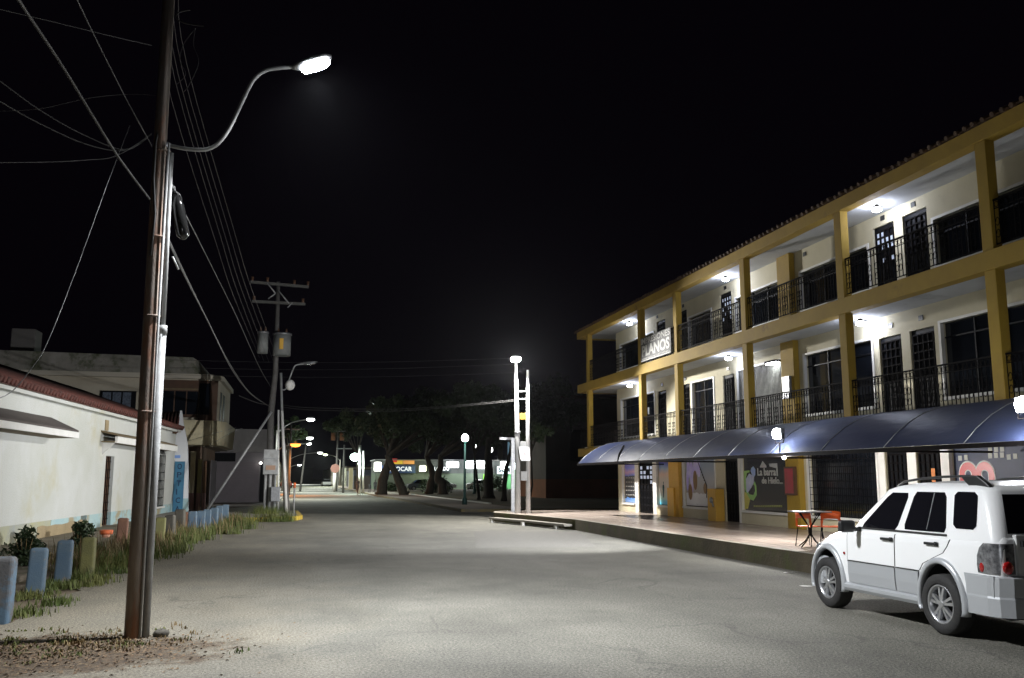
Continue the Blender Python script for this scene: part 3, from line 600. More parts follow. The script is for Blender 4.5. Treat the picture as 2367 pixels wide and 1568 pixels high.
# bar shop window artwork
t = poster(25.66, 22.94, .77, 2.30, PXX, mat('black_window_film', (.012, .014, .016), (.02, .022, .022), 2, .25), 'black shop window reading La barra de Hielo with a lime and ice artwork')
def R9(x, y): q = PX((1840+x/9.8)*.92461, (1130+y/9.8)*.92461, PXX); return q.y, q.z
def flat(pts, x, m, name, par):
    vs = [(x, *R9(*p)) for p in pts]; n = len(vs); mb = MB()
    mb.add(vs+[(x+.003, v[1], v[2]) for v in vs], [tuple(range(n)), tuple(range(n, 2*n))[::-1]]+[(i, (i+1) % n, n+(i+1) % n, n+i) for i in range(n)])
    return mb.build(name, m, par)
flat([(200, 470), (330, 450), (335, 500), (270, 520), (245, 640), (270, 900), (330, 1040), (430, 1060), (470, 960), (460, 830), (430, 800), (460, 720), (500, 830), (510, 1060), (430, 1195), (340, 1160), (250, 1000), (190, 800), (180, 620)], PXX-.006, mat('lime_print', (.22, .55, .12), (.40, .62, .20), 3, .4), 'lime_peel', t)
flat([(180, 1000), (250, 990), (350, 1170), (300, 1390), (185, 1400), (165, 1200)], PXX-.008, mat('lemon_print', (.65, .60, .13), None, rough=.4), 'lemon_wedge', t)
flat([(250, 660), (330, 530), (450, 600), (440, 760), (380, 880), (290, 1010), (260, 960)], PXX-.010, mat('ice_print', (.68, .72, .88), (.45, .50, .75), 6, .3), 'ice_block', t)
flat([(380, 400), (430, 350), (480, 430), (480, 560), (450, 620), (400, 560), (365, 470)], PXX-.012, mat('ice_blue_print', (.28, .42, .80), (.5, .6, .85), 5, .3), 'ice_chip', t)
whitep = mat('grey_white_print', (.50, .50, .50), None, rough=.5)
flat([(590, 360), (655, 225), (745, 340), (750, 385), (590, 385)], PXX-.006, whitep, 'ice_peak', t)
flat([(810, 290), (1010, 280), (1030, 590), (1000, 590), (990, 400), (830, 360)], PXX-.006, whitep, 'ice_edge', t)
a = R9(535, 585); b_ = R9(985, 380); 
text_mb('La barra', (PXX-.008, a[0], a[1]), UX, UZ, a[0]-R9(985, 585)[0], .22, bold=.02).build('lettering', M['text_w'], t)
a = R9(640, 780)
text_mb('de Hielo...', (PXX-.008, a[0], a[1]), UX, UZ, a[0]-R9(1155, 780)[0], .19, bold=.02).build('lettering', M['text_w'], t)
b = MB()
for i in range(16):
    q = R9(440+i*44, 1335); b.box(PXX-.006, PXX-.001, q[0]-.07, q[0], q[1]-.02, q[1]+.03)
b.build('small_print', mat('olive_print', (.35, .38, .1), None, rough=.5), t)
# red numeral-like arches on the near window
t = poster(16.45, 13.0, .76, 2.33, PXX, mat('blue_window_film', (.02, .03, .07), (.03, .04, .09), 2, .45, spec=.2), 'dark blue shop window behind the white car with a red double arch emblem')
def arch(y0, y1, zb, zt, w, m, x, name):
    yc, r = (y0+y1)/2, (y1-y0)/2; mb = MB(); out, inn2 = [], []
    for i in range(17):
        a = math.pi*i/16; out.append((yc+r*math.cos(a), zt-r*1.0+r*math.sin(a))); inn2.append((yc+(r-w)*math.cos(a), zt-r+(r-w)*math.sin(a)*1.0))
    out = [(y1, zb)]+out+[(y0, zb)]; inn2 = [(y1-w, zb)]+inn2+[(y0+w, zb)]
    vs = [(x, *p) for p in out]+[(x, *p) for p in inn2]; n = len(out)
    mb.add(vs, [(i, i+1, n+i+1, n+i) for i in range(n-1)]); return mb.build(name, m, t, fix=False)
q0, q1, q2 = PX(*[v*.92461 for v in (2401, 1200)], PXX), PX(*[v*.92461 for v in (2443, 1200)], PXX), PX(*[v*.92461 for v in (2488, 1200)], PXX)
redp = mat('red_print', (.55, .05, .05), None, rough=.4)
zt = PX(2420*.92461, 1156*.92461, PXX).z
for k, (ya, yb) in enumerate(((q1.y-.02, q0.y), (q2.y, q1.y+.02))):
    wd = (yb-ya)*.30
    arch(ya-.025, yb+.025, 1.1, zt+.03, wd+.05, M['white'], PXX-.006-.001*k, 'white_outline'); arch(ya, yb, 1.1, zt, wd, redp, PXX-.009-.001*k, 'red_arch')
reflm = mat('pale_reflection', (.35, .36, .32), None, rough=.5)  # pale squares painted in as reflections on the glass
for (a, c) in ((2475, 1125), (2490, 1124), (2505, 1123), (2475, 1140), (2490, 1139), (2505, 1138), (2522, 1143), (2538, 1141), (2400, 1146), (2415, 1144)):
    q = PX(a*.92461, c*.92461, PXX-.006); MB().box(q.x-.001, q.x+.004, q.y-.05, q.y+.05, q.z-.05, q.z+.05).build('pane_reflection', reflm, t)
# small stickers in the door of the clothes shop
t = tag(MB().box(XW+.000, XW+.006, 16.95, 17.07, 1.72, 1.9).box(XW, XW+.006, 16.95, 17.07, 1.46, 1.66).build('door_sticker', mat('orange_sticker', (.6, .2, .05), None)), 'small orange stickers on the black grille door left of the blue window', 'sticker')
t = tag(MB().box(XW+.06, XW+.066, 33.2, 33.35, 4.15, 4.42).build('paper_notice', M['white']), 'small white paper notice in the far first floor window', 'notice')
# ================================================================== WHITE CAR
XC = 7.8
CAR = empty('parked_car', (XC, 9.9, 0), 'white and silver five door off-road car parked at the right edge with tinted windows', 'car')
_bz = [(0, .85), (.30, .85), (.36, .985), (.50, 1.0), (.684, 1.0), (.956, .985), (1.02, .972), (1.10, .90), (2, .9)]
def body_hw(z):
    for (a, u), (b, v) in zip(_bz, _bz[1:]):
        if z <= b: return .83*(u+(v-u)*(z-a)/(b-a))
    return .7
def gh_hw(z): return .80-(z-1.04)*(.10/.52) if z < 1.56 else .70-(z-1.56)*(.045/.06)
def lower():
    st = [(11.63, .42, .66, .55), (11.60, .36, .70, .68), (11.53, .32, .79, .765), (11.42, .30, .88, .80), (11.28, .30, .945, .815), (11.04, .30, 1.01, .825), (10.75, .30, 1.055, .83), (10.45, .30, 1.09, .83),
          (10.0, .30, 1.10, .83), (9.5, .30, 1.10, .83), (9.0, .30, 1.10, .83), (8.6, .31, 1.11, .83), (8.36, .33, 1.115, .828), (8.22, .34, 1.115, .815), (8.14, .38, 1.11, .785), (8.11, .45, 1.08, .74)]
    fr = [(0, 0), (.6, 0), (.85, 0), (.985, .08), (1, .25), (1, .48), (.985, .82), (.965, .905), (.90, .97), (.6, 1.005), (0, 1.02)]
    mb = MB(); rings = []
    for (y, zb, zt, hw) in st:
        half = [(hw*a, zb+f*(zt-zb)) for a, f in fr]
        rings.append([(XC-x, y, z) for x, z in half]+[(XC+x, y, z) for x, z in half[-2:0:-1]])
    mb.loft(rings); return mb
def boolean_wells(o):
    cuts = []
    for yc in (8.98, 11.2):
        for s in (-1, 1):
            n = 36; mb = MB()
            pr = [(yc+.345*math.cos(2*math.pi*k/n), .34+.43*math.sin(2*math.pi*k/n)) for k in range(n)]
            a, b = (XC+s*.56, XC+s*1.0); mb.prism(pr, 'x', min(a, b), max(a, b)); c = mb.build('cut', M['seam']); cuts.append(c)
    for c in cuts:
        md = o.modifiers.new('b', 'BOOLEAN'); md.operation = 'DIFFERENCE'; md.object = c; md.solver = 'EXACT'
    dg = bpy.context.evaluated_depsgraph_get(); me = bpy.data.meshes.new_from_object(o.evaluated_get(dg))
    o.modifiers.clear(); o.data = me
    for c in cuts: bpy.data.objects.remove(c)
    # faces inside the wells get the dark liner
    me.materials.clear(); me.materials.append(M['carwhite']); me.materials.append(M['seam'])
    for p in me.polygons:
        c = p.center+o.location
        wx = c.x+_w[CAR.name][0]; wy = c.y+_w[CAR.name][1]
        ins = any(abs(wy-yc) < .36 and ((wy-yc)/.35)**2+((c.z-.34)/.435)**2 < 1.02 for yc in (8.98, 11.2))
        p.material_index = 1 if (ins and .50 < abs(wx-XC) < .829 and (abs(p.normal.x) < .5 or abs(wx-XC) < .6)) else 0
body = lower().build('body', M['carwhite'], CAR); boolean_wells(body)
for p in body.data.polygons: p.use_smooth = True
try:
    body.data.set_sharp_from_angle(angle=R(40))
except Exception: pass
# greenhouse
def rrect(y0, y1, hw, z, r=.12, bow=.0):
    pts = []
    for (cx, cyy, a0) in ((hw-r, y1-r, 0), (-hw+r, y1-r, 90), (-hw+r, y0+r, 180), (hw-r, y0+r, 270)):
        for k in range(6):
            a = R(a0+90*k/5); pts.append((XC+cx+r*math.cos(a), cyy+r*math.sin(a), z))
    return pts
mb = MB(); mb.loft([rrect(8.12, 10.74, .80, 1.03), rrect(8.27, 10.07, .70, 1.555, .14), rrect(8.33, 9.93, .665, 1.60, .15), rrect(8.45, 9.70, .60, 1.635, .18), rrect(8.65, 9.4, .42, 1.662, .18), rrect(8.85, 9.2, .25, 1.668, .12)])
cab = mb.build('cabin', M['carwhite'], CAR)
try: cab.data.set_sharp_from_angle(angle=R(50))
except Exception: pass
def T(y, z): return y*(XC-gh_hw(z))/6.97
def panel(rows, off, surf, m, name, parent, side=-1, th=.012):
    """rows: (z, y_front, y_rear); follows the flank of the car"""
    mb = MB(); vs = []
    for (z, yf, yr) in rows:
        x = XC+side*(surf(z)+off); xi = x-side*th
        vs += [(x, yf, z), (x, yr, z), (xi, yr, z), (xi, yf, z)]
    fs = []
    for i in range(len(rows)-1):
        a = 4*i; b = a+4; fs += [(a, a+1, b+1, b), (a+1, a+2, b+2, b+1), (a+2, a+3, b+3, b+2), (a+3, a, b, b+3)]
    fs += [(0, 1, 2, 3), (4*len(rows)-4, 4*len(rows)-3, 4*len(rows)-2, 4*len(rows)-1)]
    mb.add(vs, fs); return mb.build(name, m, parent)
def glassrows(pts_bottom, pts_top, n=8, rt=.03):
    # straight front & rear edges between bottom (z0,yf,yr) and top (z1,yf,yr), with softly rounded corners
    z0, f0, r0 = pts_bottom; z1, f1, r1 = pts_top; rows = []
    for k in range(n+1):
        t = k/n; z = z0+(z1-z0)*t; c = 0
        e = min(z-z0, z1-z)
        if e < rt: c = rt-math.sqrt(max(0, rt*rt-(rt-e)**2))
        rows.append((z, f0+(f1-f0)*t-c, r0+(r1-r0)*t+c))
    return rows
for side in (-1, 1):
    # doors: (front edge, rear edge)
    for nm, f_, r_, gb, gt, hy in (('front_door', 10.73, 9.775, (1.085, T(10.40, 1.085), T(9.70, 1.085)), (1.525, T(9.74, 1.525), T(9.405, 1.525)), 9.90),
                       ('rear_door', 9.755, None, (1.10, T(9.57, 1.10), T(8.84, 1.10)), (1.54, T(9.30, 1.54), T(8.78, 1.54)), 9.10)):
        if nm == 'front_door':
            rows = [(z, f_, r_) for z in (.66, .80, .956, 1.02, 1.055)]; low = [(z, 10.72, 9.775) for z in (.38, .50, .64)]
        else:
            rows = [(.66, f_, 9.33), (.74, f_, 9.27), (.82, f_, 9.08), (.88, f_, 8.93), (.956, f_, 8.86), (1.02, f_, 8.83), (1.055, f_, 8.82)]; low = [(.38, f_, 9.345), (.50, f_, 9.36), (.64, f_, 9.345)]
        d = panel(rows, .005, body_hw, M['carwhite'], nm, CAR, side)
        panel(low, .012, body_hw, M['carsilver'], 'door_cladding', d, side)
        MB().box(XC+side*.838-.003, XC+side*.838+.018*0+.006, (rows[0][2]), f_, .645, .655).build('trim_line', M['seam'], d)
        panel(glassrows(gb, gt), .004, gh_hw, M['carglass'], 'window', d, side)
        x = XC+side*(body_hw(.97)+.02)
        MB().box(x-.018, x+.018, hy-.10, hy+.10, .955, .985).box(x-.008, x+.008, hy-.115, hy-.06, .945, .995).build('handle', M['blackplastic'], d, bevel=.006)
        # gap around the door (dark strip just under the panel)
        g = [(z, a+.012, b-.012) for (z, a, b) in rows]
        panel(g, .002, body_hw, M['seam'], 'door_gap', d, side)
        panel([(z, a+.012, b-.012) for (z, a, b) in low], .003, body_hw, M['seam'], 'door_gap', d, side)
    if side == -1:
        pass
    # pillars between glasses: chrome-less white frame gap line
    panel(glassrows((1.155, T(8.72, 1.155), T(8.37, 1.155)), (1.55, T(8.65, 1.55), T(8.30, 1.55)), 10, .05), .004, gh_hw, M['carglass'], 'quarter_window', CAR, side)
    panel([(1.12, T(9.155, 1.12), T(9.145, 1.12)), (1.535, T(8.98, 1.535), T(8.965, 1.535))], .007, gh_hw, M['alu'], 'window_divider', CAR, side)
    panel([(1.062, T(10.45, 1.06), T(8.83, 1.06)), (1.085, T(10.45, 1.08), T(8.83, 1.08))], .006, gh_hw, M['seam'], 'belt_strip', CAR, side)
    # sill
    xs = XC+side*.80
    MB().loft([[(xs+side*dx, y, z) for dx, z in ((-.06, .27), (.03, .27), (.055, .31), (.055, .35), (.02, .375), (-.06, .375))] for y in (9.36, 10.83)], smooth=False).build('sill', M['carsilver'], CAR)
    # flares
    for yc, nm in ((8.98, 'rear'), (11.2, 'front')):
        mb = MB(); n = 22; rings = []
        for k in range(n+1):
            a = R(-28)+(math.pi+R(56))*k/n; c, s_ = math.cos(a), math.sin(a)
            def q(ry, rz, x): return (XC+side*x, yc+ry*c, max(.24, .34+rz*s_))
            rings.append([q(.335, .42, .79), q(.335, .42, .855), q(.36, .445, .868), q(.405, .485, .845), q(.41, .49, .79)])
        mb.loft(rings, smooth=True); fl = mb.build('fender_flare', M['carsilver'], CAR)
    # body side moulding silver band ahead and behind flares
    panel([(.36, 8.60, 8.20), (.50, 8.58, 8.18), (.60, 8.58, 8.18), (.705, 8.60, 8.17)], .012, lambda z: body_hw(z)*.992, M['carsilver'], 'bumper_end', CAR, side)
    # mirror
    mx = XC+side*.98
    mr = MB().box(mx-.11, mx+.11, 10.44, 10.53, 1.02, 1.17).build('mirror', M['blackplastic'], CAR, bevel=.035)
    MB().box(min(mx-side*.10, mx-side*.2), max(mx-side*.10, mx-side*.2), 10.46, 10.52, 1.03, 1.08).build('mirror_arm', M['blackplastic'], mr)
    # roof rail
    xr = XC+side*.60
    rl = MB().tube([(xr, 9.93, 1.60), (xr, 9.80, 1.655), (xr, 9.5, 1.69), (xr, 9.1, 1.712), (xr, 8.72, 1.72), (xr, 8.62, 1.715)], .014, 8).build('roof_rail', M['blackplastic'], CAR)
    MB().prism([(8.80, 1.725), (8.55, 1.725), (8.42, 1.65), (8.36, 1.60), (8.66, 1.60), (8.74, 1.66)], 'x', xr-.03, xr+.03).build('rail_foot', M['blackplastic'], rl, bevel=.01)
    # tail light cluster wrapping the corner
    x0 = XC+side*.838
    mb = MB(); ring = []
    prof = [(8.40, .80), (8.39, .95), (8.345, 1.02), (8.27, 1.04), (8.19, 1.04)]
    vs = []; fs = []
    def tl(y, z): return (XC+side*(body_hw(z)+.006), y, z)
    zz = [.725, .80, .90, .98, 1.03]
    fy = [8.385, 8.395, 8.385, 8.36, 8.30]
    for z, yf in zip(zz, fy): vs += [(XC+side*(.835*(.985 if z > .9 else 1)), yf, z), (XC+side*.832, 8.24, z), (XC+side*.80, 8.145, z), (XC+side*.70, 8.098, z), (XC+side*.63, 8.094, z)]
    for i in range(4):
        for k in range(4): a = 5*i+k; fs.append((a, a+1, a+6, a+5))
    tlt = MB().add(vs, fs, True).build('tail_light', M['clearlens'], CAR)
    MB().ell((XC+side*.71, 8.10, .79), .065, .03, .065, 16, 10).build('lamp_bowl', M['redlens'], tlt)
    MB().ell((XC+side*.832, 8.33, .78), .012, .035, .05, 12, 8).build('reflector', M['redlens'], tlt)
    # side marker and head light
    MB().ell((XC+side*.836, 10.80, .735), .008, .022, .018, 10, 6).build('side_marker', M['redlens'], CAR)
    MB().ell((XC+side*.66, 11.52, .76), .13, .09, .07, 14, 8).build('headlight', M['clearlens'], CAR)
# windscreen, tailgate, bumpers
MB().add([(XC-.66, 10.655, 1.10), (XC+.66, 10.655, 1.10), (XC+.58, 10.135, 1.51), (XC-.58, 10.135, 1.51)], [(0, 1, 2, 3)]).build('windscreen', M['carglass'], CAR)
tg = MB().loft([[(XC-.60, 8.075, .62), (XC+.60, 8.075, .62), (XC+.60, 8.125, .62), (XC-.60, 8.125, .62)], [(XC-.60, 8.085, 1.12), (XC+.60, 8.085, 1.12), (XC+.60, 8.15, 1.12), (XC-.60, 8.15, 1.12)]], smooth=False).build('tailgate', mat('shaded_tailgate_white', (.62, .63, .62), None, rough=.3, coat=.5), CAR, bevel=.01)  # white paint greyed, the shade of the unlit rear face put into colour
MB().add([(XC-.66, 8.125, 1.13), (XC+.66, 8.125, 1.13), (XC+.60, 8.235, 1.53), (XC-.60, 8.235, 1.53)], [(0, 1, 2, 3)]).build('rear_window', M['carglass'], tg)
MB().box(XC-.56, XC+.56, 8.045, 8.09, 1.00, 1.06).build('tailgate_trim', M['blackplastic'], tg)
rings = []
for (x, y) in ((-.85, 8.55), (-.855, 8.25), (-.82, 8.12), (-.72, 8.03), (-.4, 8.0), (0, 7.99), (.4, 8.0), (.72, 8.03), (.82, 8.12), (.855, 8.25), (.85, 8.55)):
    s_ = Vector((x, y-8.6, 0)).normalized()
    rings.append([(XC+x, y, .30), (XC+x*1.0, y-.00, .48), (XC+x*.995, y+.01, .50), (XC+x*.99, y+.0, .69), (XC+x*.95, y+.07, .715), (XC+x*.9, y+.10, .70), (XC+x*.9, y+.10, .32)])
MB().loft(rings, smooth=False).build('rear_bumper', M['carsilver'], CAR)
MB().box(XC-.35, XC+.35, 7.972, 7.985, .50, .62).build('plate_recess', M['blackplastic'], CAR)
rings = []
for (x, y) in ((-.84, 11.30), (-.83, 11.5), (-.74, 11.62), (-.5, 11.69), (0, 11.71), (.5, 11.69), (.74, 11.62), (.83, 11.5), (.84, 11.30)):
    rings.append([(XC+x, y, .30), (XC+x, y, .46), (XC+x*.985, y-.01, .48), (XC+x*.98, y, .62), (XC+x*.94, y-.05, .66), (XC+x*.9, y-.10, .60), (XC+x*.9, y-.10, .32)])
MB().loft(rings, smooth=False).build('front_bumper', M['carsilver'], CAR)
MB().box(XC-.55, XC+.55, 8.3, 11.4, .24, .34).build('underbody', M['blackplastic'], CAR)
def wheel(x, y, side):
    # side -1: outer face towards -X ; built at the origin and moved
    r = .325; mb = MB(); n = 40
    prof = [(-.10, .21), (-.11, .23), (-.112, .27), (-.10, .305), (-.085, .322), (0, .325), (.085, .322), (.10, .305), (.112, .27), (.11, .23), (.10, .21)]
    rings = [[(side*-px, pr*math.cos(2*math.pi*k/n), pr*math.sin(2*math.pi*k/n)) for px, pr in prof] for k in range(n)]
    rings.append(rings[0]); mb.loft(rings, closed=True, caps=False)
    w = bpy.data.objects.new('wheel', None); COL.objects.link(w); w.parent = CAR; _w[w.name] = (0, 0, 0)
    mb.build('tyre', M['rubber'], w)
    rb = MB(); rr = [(-.085, .215), (-.10, .21), (-.095, .19), (-.03, .18), (.09, .18), (.095, .215)]
    rg = [[(side*-px, pr*math.cos(2*math.pi*k/n), pr*math.sin(2*math.pi*k/n)) for px, pr in rr] for k in range(n)]; rg.append(rg[0]); rb.loft(rg, caps=False)
    for k in range(5):
        for da in (-12, 12):
            a0, a1 = R(72*k+da*.9+90), R(72*k+da+90); xo = side*.078
            u = Vector((0, math.cos(a1), math.sin(a1))); v = Vector((0, -math.sin(a1), math.cos(a1)))
            c0 = Vector((xo, .035*math.cos(a0), .035*math.sin(a0))); c1 = Vector((xo-side*.0, .198*math.cos(a1), .198*math.sin(a1)))
            ring1 = [c0+v*.013+Vector((side*.012, 0, 0)), c0-v*.013+Vector((side*.012, 0, 0)), c0-v*.017-Vector((side*.03, 0, 0)), c0+v*.017-Vector((side*.03, 0, 0))]
            ring2 = [c1+v*.016, c1-v*.016, c1-v*.022-Vector((side*.03, 0, 0)), c1+v*.022-Vector((side*.03, 0, 0))]
            rb.loft([ring1, ring2], smooth=False)
    rb.cyl((side*.045, 0, 0), (side*.098, 0, 0), .048, .036, 18)
    rb.build('rim', M['alloy'], w)
    MB().cyl((side*-.05, 0, 0), (side*.02, 0, 0), .178, n=28).build('brake_disc', mat('dark_brake', (.03, .03, .03), None, rough=.5, metal=.5), w)
    w.location = (x-XC, y-9.9, .325)
for y in (8.98, 11.2):
    wheel(XC-.755, y, -1); wheel(XC+.755, y, 1)

# ================================================================== TABLE AND ORANGE CHAIRS
p = PG(1988*.0+(1800+915/4.126)*.92461, (1080+1195/4.126)*.92461, .35)
tx, ty = p.x+.05, p.y
t = empty('cafe_table', (tx, ty, .35), 'small dark square cafe table on a splayed metal pedestal beside the orange chairs', 'table')
MB().box(-.31+tx, .31+tx, -.31+ty, .31+ty, 1.03, 1.055).build('table_top', mat('grey_table_laminate', (.20, .18, .18), (.12, .11, .11), 5, .4), t, bevel=.006)
for k in range(4):
    a = R(90*k+20); c, s_ = math.cos(a), math.sin(a)
    MB().tube([(tx+.27*c, ty+.27*s_, 1.03), (tx+.05*c, ty+.05*s_, .78), (tx+.03*c, ty+.03*s_, .68), (tx+.03*c, ty+.03*s_, .60), (tx+.12*c, ty+.12*s_, .48), (tx+.28*c, ty+.28*s_, .37)], .012, 6).build('leg', M['iron'], t)
MB().cyl((tx, ty, .58), (tx, ty, .74), .035).build('pedestal', M['iron'], t)
def chair():
    t = empty('cafe_chair', (0, 0, 0), 'orange plastic chair', 'chair', 'orange chairs at the cafe table')
    MB().box(-.20, .20, -.20, .20, .43, .452).build('seat', M['orange'], t, bevel=.01)
    # backrest: curved panel on two broad posts
    mb = MB(); rings = []
    for k in range(9):
        x = -.21+.42*k/8; bow = .035*(1-(x/.21)**2); zt = .80-.02*abs(x/.21)**3; zb = .60+.03*(1-(x/.21)**4)
        rings.append([(x, -.215-bow, zb), (x, -.225-bow, zt), (x, -.205-bow, zt), (x, -.195-bow, zb)])
    mb.loft(rings); mb.build('backrest', M['orange'], t)
    for s_ in (-1, 1):
        MB().loft([[(s_*.20-.018, -.21, .44), (s_*.20+.018, -.21, .44), (s_*.20+.018, -.19, .44), (s_*.20-.018, -.19, .44)], [(s_*.185-.03, -.22, .62), (s_*.185+.03, -.22, .62), (s_*.185+.03, -.205, .62), (s_*.185-.03, -.205, .62)]], smooth=False).build('back_post', M['orange'], t)
        for f_ in (-1, 1): MB().cyl((s_*.18, f_*.18, .43), (s_*.22, f_*.24, 0), .011, n=8).build('leg', M['iron'], t)
    return t
ch = chair(); ch.scale = (.88, .88, .88); p = PG((1800+1148/4.126)*.92461, (1080+1183/4.126)*.92461, .35); ch.location = (p.x, p.y, .35); ch.rotation_euler.z = R(-28)
ch['label'] = 'orange plastic chair to the right of the cafe table, partly behind the white car'
c2 = copy_tree(ch); p = PG((1800+925/4.126)*.92461, (1080+1180/4.126)*.92461, .35); c2.location = (p.x+.05, p.y+.05, .35); c2.rotation_euler.z = R(-70)
c2['label'] = 'orange plastic chair seen through the legs of the cafe table'
# ================================================================== STREET LAMPS AND POLES
def crop(x0, y0, s): return lambda x, y: ((x0+x/s)*.92461, (y0+y/s)*.92461)
LA = crop(0, 800, 2007/640); LB = crop(0, 1200, 2023/640); LC = crop(0, 900, 1443/460); PA = crop(500, 680, 2.375); PB = crop(700, 1000, 4.9); PC = crop(860, 1000, 2367/600)
C4 = crop(900, 1130, 2367/340); U1 = crop(0, 0, 2.8); U2 = crop(300, 400, 2195/560)
def bez(pts, n=6):  # catmull-rom through points
    P = [Vector(p) for p in pts]; out = []
    for i in range(len(P)-1):
        p0, p1, p2, p3 = P[max(i-1, 0)], P[i], P[i+1], P[min(i+2, len(P)-1)]
        for k in range(n):
            t = k/n; out.append(.5*((2*p1)+(-p0+p2)*t+(2*p0-5*p1+4*p2-p3)*t*t+(-p0+3*p1-3*p2+p3)*t**3))
    out.append(P[-1]); return out
def head(t, c, d, L=.5, w=.2, em='lit'):
    """cobra style lantern: housing + glowing lens under it"""
    c = Vector(c); d = Vector(d).normalized(); s = d.cross(Vector((0, 0, 1))).normalized(); u = s.cross(d)
    rings = []
    for a, ww, hh in ((-.5, .25, .3), (-.35, .6, .7), (0, 1, 1), (.35, .9, .7), (.5, .4, .3)):
        rings.append([c+d*(a*L)+s*(w/2*ww*math.cos(q))+u*(.055*hh*math.sin(q)+.02) for q in [2*math.pi*k/10 for k in range(10)]])
    h = MB().loft(rings).build('lamp_head', M['alu'], t)
    rings = []
    for a, ww in ((-.30, .3), (-.22, .8), (.1, .9), (.32, .75), (.42, .25)):
        rings.append([c+d*(a*L)+s*(w/2*ww*math.cos(q))+u*(.05*math.sin(q)*ww-.035) for q in [2*math.pi*k/10 for k in range(10)]])
    MB().loft(rings).build('lens', M[em], h); return h
# ---- near pole
PN = (-1.66, 10.8)
t = empty('utility_pole', (*PN, 0), 'tall rust streaked steel pole with a galvanised pipe strapped to it, nearest the camera', 'pole')
MB().tube([(PN[0], PN[1], -.1), (PN[0]-.005, PN[1], 2.0), (PN[0]-.02, PN[1], 4.5), (PN[0]-.03, PN[1], 9.5)], [.086, .080, .074, .066], 16).build('shaft', M['rusty'], t)
MB().tube([(PN[0]+.130, PN[1]+.02, -.05), (PN[0]+.125, PN[1]+.02, 3.35)], .040, 12).build('conduit', M['galv'], t)
MB().tube([(PN[0]+.082, PN[1]-.05, -.05), (PN[0]+.082, PN[1]-.05, 5.55)], .014, 8).build('thin_conduit', M['galv'], t)
MB().tube([(PN[0]+.125, PN[1]+.02, 3.3), (PN[0]+.105, PN[1]+.01, 5.45)], .026, 10).build('upper_conduit', M['galv'], t)
MB().cyl((PN[0]+.127, PN[1]+.02, 3.31), (PN[0]+.125, PN[1]+.02, 3.41), .046).build('collar', M['galv'], t)
for z in (2.42, 3.5, 4.42, 5.45): MB().cyl((PN[0]+.01, PN[1], z), (PN[0]+.01, PN[1], z+.018), .090).build('clamp', M['rusty'], t)
MB().tube([PY(*U1(1105, 925), 10.75), PY(*U1(1090, 1000), 10.7), PY(*U1(1075, 1250), 10.7), PY(*U1(1085, 1500), 10.7), PY(*U2(300, 940), 10.7)], .014, 6).build('earth_wire', M['cable'], t)
# arm and lantern
arm = [PY(x, y, 10.8) for x, y in ((384, 334), (410, 341), (445, 346), (480, 345), (506, 330), (530, 297), (552, 252), (574, 205), (590, 180), (612, 164), (640, 158), (690, 154))]
t2 = empty('street_lamp', tuple(arm[0]), 'blazing street lamp on a long curved arm reaching from the near pole over the road', 'street lamp')
MB().tube(bez(arm, 3), .024, 10).build('arm', M['galv'], t2)
MB().cyl(arm[0]-Vector((.14, 0, .03)), arm[0]+Vector((.03, 0, 0)), .03).build('mount', M['alu'], t2)
hc = PY(722, 148, 10.8); d = PY(760, 136, 10.8)-PY(680, 158, 10.8)
M['lit_main'] = mat('main_lantern_glow', (.9, .9, .9), emit=(.90, .95, 1), estr=90)
head(t2, hc, d, .50, .30, 'lit_main')
light('lamp_light', 'SPOT', hc-Vector((0, 0, .10)), 6900, (.95, .97, 1.0), t2, .12, aim=hc+Vector((.9, .1, -3)), spot=147, blend=1)
light('spill_fill_light', 'POINT', hc-Vector((0, .05, .12)), 130, (.93, .96, 1.0), t2, .1)
# splice closure and coils
q = PY(*U2(580, 560), 10.9); q2 = PY(*U2(540, 330), 10.9); q3 = PY(*U2(620, 740), 10.9)
t3 = empty('cable_splice', tuple(q), 'glossy black cable splice closure and coils hanging beside the near pole', 'cable splice')
MB().tube([q2, q2*.7+q3*.3, q, q3, q3+Vector((.01, 0, -.05))], [.04, .075, .08, .075, .02], 12).build('closure', mat('gloss_black', (.01, .01, .01), None, rough=.12), t3)
b = MB()
for k in range(7):
    c = PY(*U2(500+random.uniform(-60, 60), 330+random.uniform(-50, 90)), 10.9+random.uniform(-.05, .05)); rr = random.uniform(.07, .15); tl = random.uniform(0, 3)
    b.tube([c+Vector((math.cos(a)*rr*.6, math.sin(a+tl)*rr*.4, math.sin(a)*rr*1.2)) for a in [2*math.pi*j/14 for j in range(15)]], .009, 5, False)
b.build('cable_coils', M['cable_b'], t3)
MB().tube([PY(*U2(440, 135), 10.8), PY(*U2(520, 275), 10.85)], .014, 6).build('stay_rod', M['galv'], t3)
MB().tube([PY(*U2(515, 950), 10.9), PY(*U2(572, 1075), 11)], .012, 6).build('drop_rod', M['galv'], t3)

